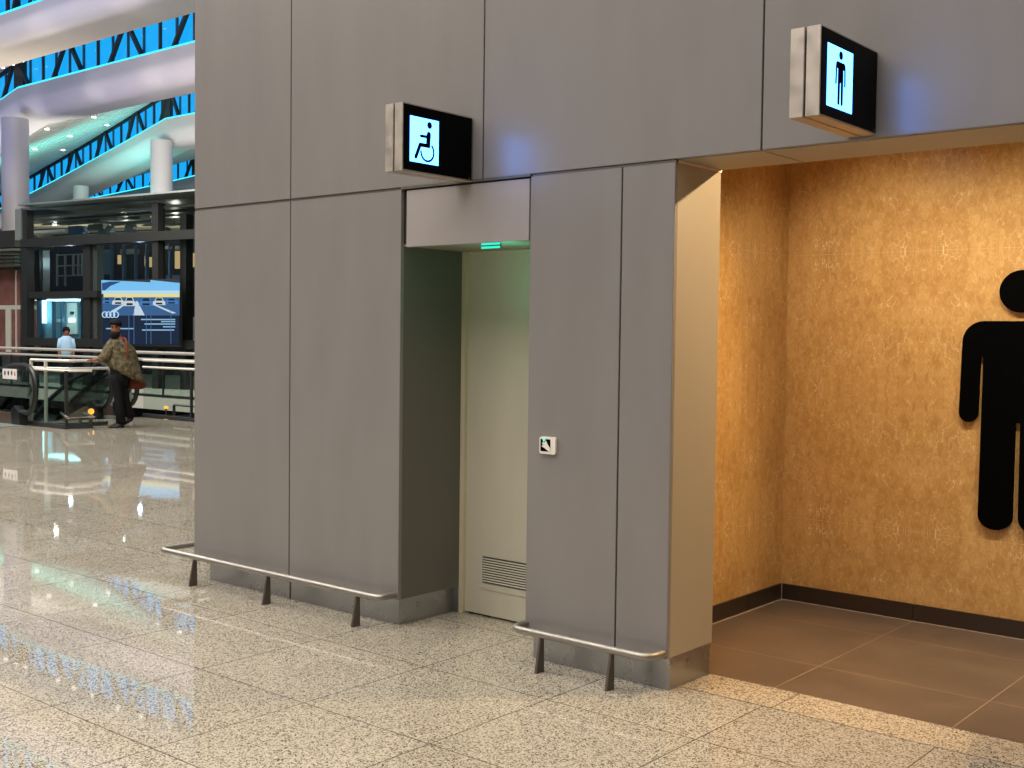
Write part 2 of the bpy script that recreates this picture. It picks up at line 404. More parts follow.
# hand-wave door button
t = empty('wall_switch_button', (-3.442, YF, 1.075), 'small square wave-to-open button with white hand and green light on grey pillar', 'button')
def rrect(x0, x1, z0, z1, r, n=5):
    o = []
    for cx_, cz_, a in ((x1-r, z1-r, 0), (x0+r, z1-r, PI/2), (x0+r, z0+r, PI), (x1-r, z0+r, 1.5*PI)): o += arc((cx_, cz_), r, a, a+PI/2, n)
    return o
MB().prism([(x, YF, z) for x, z in rrect(-3.492, -3.394, 1.034, 1.117, .012)], (0, -.014, 0)).build('body', MT['white'], t, bevel=0)
face = MB().prism([(x, YF-.014, z) for x, z in rrect(-3.485, -3.424, 1.046, 1.106, .004)], (0, -.0012, 0)); face = face.build('face', MT['black'], t)
hand = MB()
HP = [(-.430, .046), (-.448, .056), (-.462, .064), (-.474, .069), (-.478, .073), (-.470, .075), (-.463, .073), (-.474, .083), (-.476, .088), (-.470, .0865), (-.463, .081), (-.470, .093), (-.467, .097), (-.459, .089), (-.456, .0965), (-.450, .099), (-.444, .088), (-.436, .076), (-.424, .064), (-.424, .046)]
hand.prism([(-3+x, YF-.0153, 1+z) for x, z in HP], (0, -.0008, 0)); hand.build('hand_icon', MT['white'], face)
MB().ball((-3.463, YF-.0155, 1.103), .009, .003, .006, 12, 8).build('indicator_light', MT['green'], face, True)

# ------------------------------------------------------------------ bumper rails
def bend(path, r, n=6):
    P = [Vector(p) for p in path]; o = [P[0]]
    for i in range(1, len(P)-1):
        a = (P[i-1]-P[i]).normalized(); b = (P[i+1]-P[i]).normalized()
        p0 = P[i]+a*r; p1 = P[i]+b*r
        for k in range(n+1):
            t_ = k/n; o.append(p0*(1-t_)**2 + P[i]*2*t_*(1-t_) + p1*t_*t_)
    return o+[P[-1]]
def bumper(label, path, legs, r=.06):
    t = empty('bumper_rail', (legs[len(legs)//2], 4.29, 0), label, 'rail', 'steel trolley bumper rails along the grey wall')
    MB().tube(bend(path, r), .0185, 14).build('rail', MT['rail'], t, True)
    for x in legs:
        MB().add([(x-.006, 4.281, .165), (x+.006, 4.281, .165), (x+.006, 4.305, .165), (x-.006, 4.305, .165),
                  (x-.007, 4.25, .004), (x+.007, 4.25, .004), (x+.007, 4.308, .004), (x-.007, 4.308, .004)],
                 [(0,1,2,3),(7,6,5,4),(0,4,5,1),(1,5,6,2),(2,6,7,3),(3,7,4,0)]).box(x-.007, x+.007, 4.25, 4.308, 0, .005).build('leg', MT['railleg'], t)
bumper('long low steel bumper rail on three legs, wrapping the left grey wall', [(-6.57, 8.5, .18), (-6.57, 4.295, .18), (-4.50, 4.295, .18), (-4.50, 4.41, .18)], [-6.185, -5.45, -4.672])
bumper('short low steel bumper rail on two legs at the grey pillar', [(-3.572, 4.41, .18), (-3.572, 4.295, .18), (-2.772, 4.295, .18), (-2.772, 4.41, .18)], [-3.382, -2.974], .07)

# ------------------------------------------------------------------ pictograms
def man_outline(n=8):
    h = [(0, 1.718), (.195, 1.718)]
    h += arc((.188, 1.603), .115, PI/2, 0.04, n)[1:]
    h += [(.312, 1.225)] + arc((.2615, 1.215), .0505, 0, -PI, n, .054)
    h += [(.211, 1.24), (.205, 1.522), (.189, 1.522), (.195, .665)]
    h += arc((.105, .655), .09, 0, -PI, n, .075)
    h += [(.013, 1.17)]
    return h+[(-x, z) for x, z in reversed(h) if x > 1e-6]
t = empty('restroom_figure', (-1.88, 6.52, .58), 'large black standing man pictogram mounted on the golden marble wall', 'sign')
fx = -1.88
q = MB().prism([(fx+x, 6.492, z) for x, z in man_outline(12)], (0, .022, 0)); q.build('body_shape', MT['figure'], t)
q = MB().prism([(fx+x, 6.492, z) for x, z in arc((0, 1.877), .114, 0, 2*PI, 48)[:-1]], (0, .022, 0)); q.build('head_shape', MT['figure'], t)

def light_sign(xf, xb, y0, z0, z1, label, pan):
    """projecting box sign: lit face towards +X, two slim cases with a slot between"""
    t = empty('projecting_sign', ((xf+xb)/2, YF, z0), label, 'sign', 'black projecting washroom signs')
    xm = (xf+xb)/2
    for a, b in ((xm+.004, xf), (xb, xm-.004)):
        MB().box(a, b, y0, YF-.004, z0, z1).build('case', MT['signcase'], t, bevel=.002)
    MB().box(xm-.005, xm+.005, y0+.012, YF, z0+.012, z1-.012).build('spine', MT['dark'], t)
    MB().box(xf-.001, xf+.003, y0+.006, YF-.012, z0+.007, z1-.007).build('face_panel', MT['black'], t)
    ya, yb, za, zb = pan
    lit = MB().box(xf+.001, xf+.0042, ya, yb, za, zb).build('lit_panel', MT['signlight'], t)
    MB().box(xf+.0025, xf+.0036, YF-.034, YF-.022, z0+.012, z0+.017).build('maker_mark', MT['ledge'], t)
    return lit
X1 = -3.961; P1 = (3.954, 4.152, 2.437, 2.654)
t = light_sign(X1, -4.08, 3.908, 2.388, 2.712, 'black projecting box sign with lit wheelchair symbol above the accessible door', P1)
def pt(pan, xf, fx_, fy_): return (xf+.0044, pan[0]+(pan[1]-pan[0])*fx_, pan[3]-(pan[3]-pan[2])*fy_)
def stroke(b, pts, w):
    # flat strokes with round ends on the lit face
    for i in range(len(pts)-1):
        a = Vector(pts[i]); c = Vector(pts[i+1]); dd = (c-a).normalized(); nn = Vector((1,0,0)).cross(dd)*w/2
        o = [a+nn, c+nn]; 
        o += [c + nn*math.cos(k*PI/6) + dd*(w/2)*math.sin(k*PI/6) for k in range(1, 6)]
        o += [c-nn, a-nn] + [a - nn*math.cos(k*PI/6) - dd*(w/2)*math.sin(k*PI/6) for k in range(1, 6)]
        b.prism(o, (.0012+.0002*i, 0, 0))
b = MB()
hc = Vector(pt(P1, X1, .67, .135))
b.prism([(hc.x, hc.y+y, hc.z+z) for y, z in arc((0, 0), .0168, 0, 2*PI, 24)[:-1]], (.0012, 0, 0))
stroke(b, [pt(P1, X1, .645, .345), pt(P1, X1, .625, .57)], .029)
stroke(b, [pt(P1, X1, .62, .40), pt(P1, X1, .37, .405)], .014)
stroke(b, [pt(P1, X1, .655, .60), pt(P1, X1, .345, .60), pt(P1, X1, .20, .885)], .0195)
wc = Vector(pt(P1, X1, .60, .735)); rr = .050
ring = arc((0, 0), rr, math.radians(178), math.radians(410), 30)
ring2 = arc((0, 0), rr-.0105, math.radians(410), math.radians(178), 30)
k0 = len(b.v)
for i in range(30):
    a0, a1 = ring[i], ring[i+1]; c0, c1 = ring2[30-i], ring2[29-i]
    b.prism([(wc.x, wc.y+p[0], wc.z+p[1]) for p in (a0, a1, c1, c0)], (.0010, 0, 0))
b.build('wheelchair_symbol', MT['figure'], t)
X2 = -1.839; P2 = (3.952, 4.170, 2.452, 2.676)
t = light_sign(X2, -1.957, 3.901, 2.408, 2.731, 'black projecting box sign with lit standing man symbol above the golden alcove', P2)
b = MB(); c0 = (P2[0]+P2[1])/2+.0015; sc_ = .197/1.41; z0_ = P2[2]+.0155
def slim_man(n=6):
    # the slender standing man of the small sign: long thin arms clear of the body
    h = [(0, 1.70), (.17, 1.70)] + arc((.17, 1.58), .13, PI/2, .05, n)[1:] + [(.318, 1.15)] + arc((.277, 1.12), .041, 0, -PI, n, .035)
    h += [(.236, 1.15), (.222, 1.52), (.165, 1.52), (.164, .64)] + arc((.100, .61), .064, 0, -PI, n, .03) + [(.036, .64), (.026, 1.16)]
    return h+[(-x, z) for x, z in reversed(h) if x > 1e-6]
b.prism([(X2+.0044, c0+x*sc_, z0_+(z-.58)*sc_) for x, z in slim_man()], (.0012, 0, 0))
b.prism([(X2+.0044, c0+x*sc_, z0_+(z-.58)*sc_) for x, z in arc((0, 1.877), .114, 0, 2*PI, 24)[:-1]], (.0012, 0, 0))
b.build('man_symbol', MT['figure'], t)

# ------------------------------------------------------------------ hall shell round the camera
struct(MB().box(-24, 12, -14, 60, 11, 11.2).build('ceiling', MT['hallceil']))
struct(MB().box(12, 12.2, -14, 60, -5.6, 11).build('wall_hall_right', MT['hallwall']))
struct(MB().box(-90, 12, -14.2, -14, 0, 14).build('wall_hall_front', MT['hallwall']))
struct(MB().box(XR, 12, YF, YF+.2, 0, 9).build('wall_hall_back', MT['hallwall']))
struct(MB().box(-90, -89.8, -14, 60, -5.6, 8).build('wall_hall_left', MT['hallwall']))
struct(MB().box(-90, 12, 60, 60.2, -5.6, 9).build('wall_hall_far', MT['hallwall']))
struct(MB().box(-24, -23.8, -14, 60, 11, 20).build('wall_hall_upper', MT['hallwall']))

# ------------------------------------------------------------------ vaulted hall roof beyond: beams, clerestories, columns
def line(px0, py0, px1, py1):
    return lambda x: py0 + (py1-py0)*(x-px0)/(px1-px0)
def zat(px, py, Y): return on_y(px, py, Y).z
DIP = .22                                      # the strips swoop down beyond each column
def zline(l, Y, px0, px1):
    """level of a horizontal member in plane Y that shows along image line l"""
    return .5*(zat(px0, l(px0), Y)+zat(px1, l(px1), Y))
class Strip:
    pass
def strip(Y, kink_px, ztop, zbot, xr, xl, dip=DIP, wtop=None, taper=0.0):
    s = Strip(); s.Y = Y; s.xk = on_y(kink_px, 100, Y).x; s.zt = ztop; s.zb = zbot; s.xr = xr; s.xl = xl; s.dip = dip; s.wt = wtop; s.taper = taper
    def drop(x):
        if x >= s.xk: return 0.0
        t_ = s.xk-x; return s.dip*t_ - .0012*t_*t_
    s.drop = drop
    s.Zt = lambda x: s.zt-drop(x); s.bf = 1.0; s.Zb = lambda x: s.zb-drop(x)*s.bf
    s.Zw = lambda x: s.wt-drop(x)*(1+s.taper)
    s.xs = [s.xr, s.xk] + [s.xk-(s.xk-s.xl)*k/8 for k in range(1, 9)]
    return s
def beam(s, name, label):
    b = MB(); rings = []
    def prof(x):
        zt, zb, Y = s.Zt(x), s.Zb(x), s.Y; h = zt-zb; r = min(.75, h*.55)
        p = [(Y+1.6, zt-.02), (Y+.35, zt), (Y+.22, zt)]
        p += [(Y+.22-.22*k/4, zt-(h-r)*k/4) for k in range(1, 5)]
        p += [(Y+r-r*math.cos(a*PI/16), zb+r-r*math.sin(a*PI/16)) for a in range(1, 9)]
        p += [(Y+1.6, zb)]
        return [Vector((x, y, z)) for y, z in p]
    for x in s.xs: rings.append(prof(x))
    n = len(rings[0]); vs = [v for r_ in rings for v in r_]; fs = []
    for i in range(len(rings)-1):
        for k in range(n): fs.append((i*n+k, i*n+(k+1) % n, (i+1)*n+(k+1) % n, (i+1)*n+k))
    fs += [tuple(range(n)), tuple(reversed(range((len(rings)-1)*n, len(rings)*n)))]
    b.add(vs, fs); o = b.build(name, MT['beam'], None, True); tag(o, label, 'beam', None)
    return o
def clerestory(s, idx, pitch, x_first):
    w = struct(empty('window_%d' % idx, (s.xk, s.Y+.45, s.Zt(s.xk))))
    Yg = s.Y+.50
    vs = []; fs = []
    for x in s.xs: vs += [(x, Yg+.03, s.Zt(x)), (x, Yg+.03, s.Zw(x))]
    for i in range(len(s.xs)-1): fs.append((2*i, 2*i+1, 2*i+3, 2*i+2))
    MB().add(vs, fs).build('pane', MT['skyglass'], w)
    for nm, fz, d_ in (('top_chord', s.Zw, -.06), ('bottom_chord', s.Zt, .05)):
        c = MB()
        for i in range(len(s.xs)-1):
            a, b_ = s.xs[i], s.xs[i+1]; c.bar((a, Yg, fz(a)+d_), (b_, Yg, fz(b_)+d_), .12, .16)
        c.build(nm, MT['mullion'], w)
    x = x_first; k = 0
    lim = s.xl
    while x > lim and k < 60:
        if x < s.xr:
            q = pitch/4
            for j in range(4):
                xx = x-q*j
                if xx <= lim: break
                thick = .13 if j == 0 else .085
                MB().box(xx-thick/2, xx+thick/2, Yg-.03, Yg+.05, s.Zt(xx), s.Zw(xx)).build('mullion', MT['mullion' if j == 0 else 'mullionblue'], w)
            for a, c in ((x-q*2.15, x-q*3.1), (x-q*1.85, x-q*.9)):
                if c > lim: MB().bar((a, Yg-.10, s.Zw(a)), (c, Yg-.10, s.Zt(c)), .13, .16, (0, 1, 0)).build('brace', MT['mullion'], w)
        x -= pitch; k += 1
    # heavy double post over the column
    if s.xk > s.xl+1: MB().box(s.xk-.55, s.xk+.25, Yg-.14, Yg+.06, s.Zt(s.xk), s.Zw(s.xk)).build('post', MT['mullion'], w)
    c = MB()
    for i in range(len(s.xs)-1):
        a, b_ = s.xs[i], s.xs[i+1]; c.bar((a, s.Y+.30, s.Zt(a)+.05), (b_, s.Y+.30, s.Zt(b_)+.05), .07, .08)
    c.build('cyan_light_strip', MT['cyan'], w)
    return w
def ceil_between(s0, s1, idx, y0=None):
    """slatted underside from the foot of one beam up to the head of the next clerestory"""
    c = MB(); N = 26; xs = []
    x0, x1 = max(s0.xr, s1.xr), min(s0.xl, s1.xl)
    xs = sorted(set([x0, x1, s0.xk, s1.xk] + [x0+(x1-x0)*k/16 for k in range(17)]), reverse=True)
    xs = [x for x in xs if x1 <= x <= x0]
    vs = []; fs = []
    ya, yb = s0.Y+.75, s1.Y+.46
    for x in xs:
        for k in range(N+1):
            for e in ((0, 0), (.86, 0), (.90, .05), (.96, .05)):
                if k == N and e[0] > 0: continue
                t_ = (k+e[0])/N
                vs.append((x, ya+(yb-ya)*t_, (s0.Zb(x)+.02)*(1-t_) + s1.Zw(x)*t_ + e[1]))
    n = 4*N+1
    for i in range(len(xs)-1):
        for k in range(n-1): fs.append((i*n+k, i*n+k+1, (i+1)*n+k+1, (i+1)*n+k))
    return struct(c.add(vs, fs).build('ceiling_slatted_%d' % idx, MT['slat']))
# members read off the photograph, each at its own real distance
S1 = strip(17.0, -200, zline(line(0, 16, 40, 0), 17.2, 0, 40), zline(line(0, 57, 150, 0), 17.5, 0, 150), -10, -75)
S1.wt = S1.zt+1.6
S2 = strip(25.0, 12, zline(line(13, 92, 190, 40), 25.2, 13, 190), zline(line(28, 123.5, 190, 83), 25.7, 28, 190), -16, -62)
S2.wt = zline(line(13, 64, 190, 4), 25.5, 13, 190)
S3 = strip(35.0, 161, zline(line(160, 121, 190, 113.5), 35.2, 160, 190), zline(line(160, 151.5, 190, 144), 35.7, 160, 190), -24, -76, .222, None, .09); S3.bf = .88
S3.wt = zline(line(160, 95, 190, 86), 35.5, 160, 190)
_a, _b = on_y(191, 176.5, 45.2), on_y(111, 196, 45.2); _c, _d = on_y(191, 155, 45.5), on_y(92, 190, 45.5)
_dt = (_a.z-_b.z)/(_a.x-_b.x); _dw = (_c.z-_d.z)/(_c.x-_d.x)
S4 = strip(45.0, 192, _a.z, zat(191, 193, 45.5), -24, -86, _dt, None, _dw/_dt-1); S4.wt = _c.z
beam(S1, 'roof_beam', 'broad white roof beam crossing the top corner, its lower edge lined with dark glazing below')
beam(S2, 'roof_beam', 'white roof beam with a rounded foot resting on the thick pale column')
beam(S3, 'roof_beam', 'cream roof beam with a bend above the middle column, sloping down behind the pale one')
beam(S4, 'roof_beam', 'farthest cream roof beam just above the glass lift roof')
clerestory(S1, 1, 2.73, on_y(0, 5, 17.4).x+3)
clerestory(S2, 2, (on_y(160, 60, 25.5).x-on_y(43, 60, 25.5).x)/2, on_y(160, 60, 25.5).x+(on_y(160, 60, 25.5).x-on_y(98, 60, 25.5).x)*4)
p3 = 3.2
clerestory(S3, 3, p3, on_y(189, 100, 35.5).x+p3*2)
clerestory(S4, 4, 4.2, on_y(178, 100, 45.5).x+4.2*2)
ceil_between(S1, S2, 1); ceil_between(S2, S3, 2); ceil_between(S3, S4, 3)
struct(MB().box(-90, -24, -14, 17.2, 13.6, 13.8).box(-90, -24, 46, 60, 8.8, 9.0).build('ceiling_concourse', MT['hallceil']))
# columns
def column(px, Y, dia, ztop, label):
    p = on_y(px, 200, Y); r = dia/2
    b = MB(); b.tube([(p.x, Y, 0), (p.x, Y, ztop)], r, 40)
    o = b.build('round_column', MT['column'], None, True); o.location = (0, 0, 0)
    return tag(o, label, 'column', 'round roof columns')
column(15.5, 24.75, 1.12, on_y(15.5, 114, 24.2).z, 'thick pale round column rising under the end of the white roof beam')
column(161.5, 34.7, 1.12, on_y(161.5, 138, 34.2).z, 'pale round column standing behind the glass lift tower roof near the grey wall')
column(81, 34.3, .84, on_y(81, 184.5, 33.9).z, 'slimmer far round column peeping over the lift tower roof between the other two')
# ceiling spots in slatted ceiling and along the beam feet
def ceil_z(s0, s1, x, y):
    ya, yb = s0.Y+.75, s1.Y+.46; t_ = (y-ya)/(yb-ya)
    return (s0.Zb(x)+.02)*(1-t_)+s1.Zw(x)*t_
def hit_ceiling(px, py, s0, s1):
    d = ray(px, py); y = s0.Y+.8
    while y < s1.Y+.45:
        p = CAM+d*(y/d.y)
        if p.z > ceil_z(s0, s1, p.x, y): return p
        y += .05
    return None
dl = None
def downlight(p, lab, grp, r=.11):
    t_ = empty('downlight', (p.x, p.y, p.z-.03), lab, 'ceiling light', grp)
    MB().tube([(p.x, p.y, p.z+.05), (p.x, p.y, p.z-.06)], r*1.25, 14).build('trim_ring', MT['beam'], t_)
    MB().tube([(p.x, p.y, p.z-.055), (p.x, p.y, p.z-.075)], r, 14).build('lens', MT['lamp'], t_)
for px, py in ((47, 128), (70, 135), (94, 116), (107, 124), (35, 148), (63, 149), (45, 119.5)):
    p = hit_ceiling(px, py, S2, S3)
    if p is not None: downlight(p, 'tiny bright downlight in the slatted turquoise-lit ceiling', 'downlights in the slatted ceiling')
for px in (2.5, 12.5, 22, 55.5, 72, 90, 116.5, 140, 168, 187):
    p = on_y(px, line(0, 67.2, 190, 4.6)(px), 25.0)
    downlight(p, 'tiny bright spotlight along the head of the upper blue clerestory', 'spotlights above the upper clerestory', .085)
for px in (158, 180):
    p = on_y(px, line(160, 95, 190, 86.5)(px), 34.9)
    downlight(p, 'tiny bright spotlight along the head of the second blue clerestory', 'spotlights above the second clerestory', .10)

# ------------------------------------------------------------------ glass lift tower beyond the void
_t0 = ray(100, 332); TO = CAM + _t0*(34.0); TO.z = 0
_e = (FWD*1.0 + RIGHT*((-1280-512)/F)); _e.z = 0; TE = -_e.normalized()          # along the front, towards image right
TN = Vector((-TE.y, TE.x, 0));
if TN.dot(_t0) < 0: TN = -TN                                                     # away from camera
def tp(px, py, off=0.0):
    d = ray(px, py); return CAM + d*((TO+TN*off-CAM).dot(TN)/d.dot(TN))
def tbox(b, x0, x1, y0, y1, off=0.0, th=.15):
    """upright box whose front face shows between image columns x0..x1 and rows y0..y1"""
    xm, ym = (x0+x1)/2, (y0+y1)/2
    s0 = (tp(x0, ym, off)-TO).dot(TE); s1 = (tp(x1, ym, off)-TO).dot(TE)
    z0 = tp(xm, y1, off).z; z1 = tp(xm, y0, off).z
    b.obox(TO+TE*s0+TN*off+Vector((0, 0, z0)), TE*(s1-s0), TN*th, (0, 0, z1-z0)); return b
def tlong(b, x0, x1, ym_at, h, off=0.0, th=.15, z=None):
    """level beam from image column x0 to x1, at the height seen at column 100"""
    z = tp(100, ym_at, off).z if z is None else z
    s0 = (tp(x0, ym_at, off)-TO).dot(TE); s1 = (tp(x1, ym_at, off)-TO).dot(TE)
    b.obox(TO+TE*s0+TN*off+Vector((0, 0, z-h/2)), TE*(s1-s0), TN*th, (0, 0, h)); return b
tw = empty('lift_tower', tuple(TO), 'dark steel and glass lift tower with a flat glass roof beyond the balustrades', 'lift tower')
XR2 = 300
b = MB(); tlong(b, 18, XR2, 198, .05, -.35, 6.5); b.build('glass_roof', MT['towerlight'], tw)
b = MB()
for k in range(7): tlong(b, 21, XR2, 205, .07, .3+k*.85, .40, tp(100, 206, 0).z-.12)
b.build('roof_slats', MT['roofslat'], tw)
for x0, x1, y0, y1, off, m in ((15, 21, 209, 240, 0, 'towerlight'), (21, 27, 210, 420, .05, 'towermetal'), (34.5, 39.5, 250, 300, .6, 'towermetal'),
        (83, 90, 243, 420, .2, 'towermetal'), (90, 97, 245, 400, .3, 'towerlight'), (152, 158, 203, 400, .1, 'towermetal'), (180, 186, 214, 400, .3, 'towermetal'),
        (40, 43, 250, 298, .7, 'towerlight'), (201, 206, 205, 400, .1, 'towermetal')):
    tbox(MB(), x0, x1, y0, y1, off, .25).build('post', MT[m], tw)
for y, h, off in ((239, .26, 0), (294, .20, .1), (343, .24, 0)):
    b = MB(); tlong(b, 20, XR2 if y != 294 else 97, y, h, off, .25); b.build('cross_beam', MT['towermetal'], tw)
b = MB(); tlong(b, 97, XR2, 294, .14, .9, .2); b.build('cross_beam', MT['towermetal'], tw)
b = MB(); b.add([tp(20, 208, .30), tp(XR2, 190, .30), tp(XR2, 420, .30), tp(20, 420, .30)], [(0, 1, 2, 3)]); b.build('glass_front', MT['darkglass'], tw)
tbox(MB(), 22, XR2, 214, 420, 7.5, .2).build('rear_wall', MT['towerdark'], tw)
# machine room: motors, pulleys, ducts
for px, py, r in ((131, 229, .20), (110, 229.5, .13), (166, 231, .12)):
    c = tp(px, py, 1.2); a = MB()
    a.tube([c-TN*.08, c+TN*.08], r, 20); a.build('pulley_wheel', MT['towerlight'], tw, True)
for x0, x1, y0, y1, m in ((88, 103, 224, 229, 'towerlight'), (98, 110, 230, 237, 'towerlight'), (113, 128, 213, 215.5, 'towerlight'), (140, 150, 216, 218, 'white'), (160, 165, 219, 225, 'white'),
        (68, 81, 226, 234, 'bluebar'), (28, 66, 217, 222, 'towerlight'), (28, 66, 230, 232.5, 'white'), (100, 118, 218.5, 220.5, 'slab'), (118, 151, 221, 223, 'towerlight'), (175, 181, 219, 222, 'white'), (183, 196, 214, 231, 'towerlight')):
    tbox(MB(), x0, x1, y0, y1, 1.5, .3).build('machine_box', MT[m], tw)
tbox(MB(), 56, 80, 252, 286, 2.2, .05)
b = MB()
for x in (56, 64, 72, 77, 81): tbox(b, x, x+1.0, 254, 286 if x < 70 else 276, 2.0, .06)
for y in (254, 265, 275): tbox(b, 56, 82, y, y+1.0, 2.0, .06)
b.build('service_ladder', MT['towerlight'], tw)
for px, w in ((93, 1.6), (122, 1.4), (145, 1.3), (168, 1.6), (134, .8), (110, .8)): tbox(MB(), px, px+w, 244, 284, 3.0, .12).build('lift_guide_rail', MT['bluebar'], tw)
tbox(MB(), 98, 111, 250, 274, 4.0, .1).build('door_leaf', MT['bluebar'], tw)
tbox(MB(), 120, 137, 249, 254, 4.0, .1).build('header_box', MT['towerlight'], tw)
for x0, x1, y0, y1 in ((117.5, 119.2, 255, 264), (144.5, 146.2, 256, 266), (148.5, 150, 257, 267), (174.8, 178, 251, 268.5), (182.5, 189, 251, 267.5), (191, 192.6, 253, 267)):
    tbox(MB(), x0, x1, y0, y1, 6.8, .1).build('lit_window', MT['warm'], tw)
tbox(MB(), 153, 192, 275, 280, 3.5, .1).build('blue_band', MT['bluebar'], tw)
for x0, x1, y0, y1 in ((193.0, 194.6, 317, 345), (184, 187, 316, 326)): tbox(MB(), x0, x1, y0, y1, 2.5, .1).build('pale_fitting', MT['white'], tw)
tbox(MB(), 163.5, 168, 246, 249, 1.0, .15).build('fitting', MT['white'], tw); tbox(MB(), 175, 179, 246, 249.5, 1.0, .15).build('fitting', MT['white'], tw)
# lit cabin
cb = empty('lift_cabin', tuple(tp(60, 340, 1.8).xy) + (tp(60, 340, 1.8).z,), 'glass lift cabin glowing pale blue inside the dark tower', 'lift cabin')
def cbx(name, m, *a): tbox(MB(), *a).build(name, MT[m], cb)
cbx('rear_panel', 'cabin', 37, 82, 298, 341, 3.4, .06)
cbx('floor_plate', 'towermetal', 36, 83, 340.5, 343, 1.7, 1.7)
cbx('ceiling_plate', 'towermetal', 35, 83, 296, 298.5, 1.7, 1.7)
for x in (35, 45): cbx('ceiling_lamp', 'cabinlamp', x+0, x+8, 299.0, 300.3, 2.2, .8)
for x in (56, 67): cbx('ceiling_lamp', 'cabinlamp', x+0, x+9, 299.0, 300.3, 2.2, .8)
cbx('light_column', 'cabinlamp', 41.5, 44.2, 301, 323, 3.2, .1)
cbx('corner_post', 'bluebar', 36.5, 39.5, 299, 341, 1.8, .1); cbx('corner_post', 'bluebar', 80.5, 82.5, 299, 341, 1.8, .1)
cbx('door_panel', 'bluebar', 24.5, 30, 299, 341, 1.7, .1)
cbx('mullion', 'bluebar', 52, 53.5, 301, 340, 3.1, .1); cbx('mullion', 'bluebar', 60.5, 62, 301, 340, 3.1, .1)
cp = tbox(MB(), 66.5, 77, 303, 334, 3.3, .06).build('control_panel', MT['white'], cb); cbx('display', 'dark', 70, 72.5, 311.5, 314, 3.25, .05); cbx('button_plate', 'cabinlamp', 68.5, 74.5, 318.5, 322, 3.27, .03)
cbx('poster', 'white', 56, 61, 319, 322, 3.3, .05)
# advertising screen
ad = empty('advert_screen', tuple(tp(140, 343, .02).xy)+(tp(140, 343, .02).z,), 'large glowing advert screen with a row of cars at sunset and four linked rings', 'screen')
scol = lambda nm, c, s=1.0: emis(nm, srgb(*c), s)
AS = dict(sky=scol('ad_sky', (120, 195, 245), .95), sky2=scol('ad_sky_pale', (190, 225, 240), .9), sun=scol('ad_sunset', (238, 226, 150), .9), road=scol('ad_road', (60, 110, 165), .7),
          lane=scol('ad_lane', (205, 225, 240), .85), low=scol('ad_navy', (14, 40, 72), .6), car=scol('ad_car', (215, 228, 238), .8), carb=scol('ad_car_blue', (70, 130, 200), .8), cdark=scol('ad_car_dark', (22, 36, 60), .6),
          text=scol('ad_text', (150, 200, 240), .8), streak=scol('ad_streak', (90, 140, 200), .45), ring=scol('ad_rings', (190, 225, 250), .95), hill=scol('ad_hill', (40, 90, 150), .7))
def scr(name, m, pts, off, parent=ad):
    b = MB(); b.prism([tp(x, y, off-.30) for x, y in pts], TN*.02); return b.build(name, AS[m] if m in AS else MT[m], parent)
def rc(x0, x1, y0, y1, s=0.0): return [(x0, y0), (x1, y0+s), (x1, y1+s), (x0, y1)]
tbox(MB(), 101, 180, 279.5, 346, -.27, .08).build('screen_body', MT['dark'], ad)
scr('picture_sky', 'sky', [(101.3, 280), (149.8, 282.3), (149.8, 294), (101.6, 294)], -.00)
scr('picture_sky', 'sky', [(150.4, 280), (179.2, 283), (179, 294), (150.4, 294)], -.00)
scr('picture_haze', 'sky2', rc(102.5, 179, 290.5, 294), -.012)
scr('picture_sunset', 'sun', rc(103.5, 179, 293.2, 297.2), -.006)
scr('picture_road', 'road', rc(102.3, 179, 297, 315.5), -.004)
scr('picture_lane', 'lane', [(136.3, 301), (137.3, 301), (144.5, 315.3), (133, 315.3)], -.012)
scr('picture_lane', 'lane', [(150, 303.5), (152, 303.2), (176, 313), (172, 313.5)], -.012)
scr('picture_lane', 'lane', [(110, 311.5), (124, 303.8), (126, 304), (115, 312)], -.012)
scr('picture_hills', 'hill', [(102, 283), (110, 281.5), (121, 281.5), (110, 286), (104, 291), (102, 290)], -.010)
LP = scr('lower_panel', 'low', rc(102.5, 179, 315.5, 344.5), -.004)
def adcar(x, y, w, h, m):
    P = [(x-w, y), (x-w*.98, y-h*.45), (x-w*.7, y-h*.58), (x-w*.45, y-h), (x+w*.45, y-h), (x+w*.7, y-h*.58), (x+w*.98, y-h*.45), (x+w, y)]
    co = scr('picture_car', m, P, -.016)
    b = MB(); b.prism([tp(*q, -.322) for q in [(x-w*.58, y-h*.58), (x-w*.38, y-h*.92), (x+w*.38, y-h*.92), (x+w*.58, y-h*.58)]], TN*.005); b.build('windscreen', AS['cdark'], co)
    b = MB(); b.prism([tp(*q, -.322) for q in [(x-w*.5, y-h*.08), (x-w*.5, y-h*.32), (x+w*.5, y-h*.32), (x+w*.5, y-h*.08)]], TN*.005); b.build('grille', AS['cdark'], co)
adcar(107, 303.5, 4.2, 6, 'carb'); adcar(118, 304.5, 6, 7.2, 'car'); adcar(129.5, 306, 6, 9, 'car'); adcar(146, 306, 7, 8.5, 'carb'); adcar(159, 305, 6.2, 7.4, 'car'); adcar(171.5, 304, 6.5, 6, 'carb')
for k in range(4):
    c = (104.6+k*3.75, 314.6); n_ = 22
    o_ = arc(c, 2.85, 0, 2*PI, n_, 3.2); i_ = arc(c, 2.05, 0, 2*PI, n_, 2.4); b = MB()
    for q in range(n_): b.prism([tp(*z_, -.33-.004*k) for z_ in (o_[q], o_[q+1], i_[q+1], i_[q])], TN*.01)
    b.build('logo_ring', AS['ring'], ad)
for x0, x1, y in ((141, 175, 318.9), (161, 175, 321.0), (144.5, 175, 323.4), (163, 175, 326.2), (142, 174, 329.4), (106, 134, 328)):
    scr('text_line', 'text', rc(x0, x1, y, y+1.2), -.012, LP)
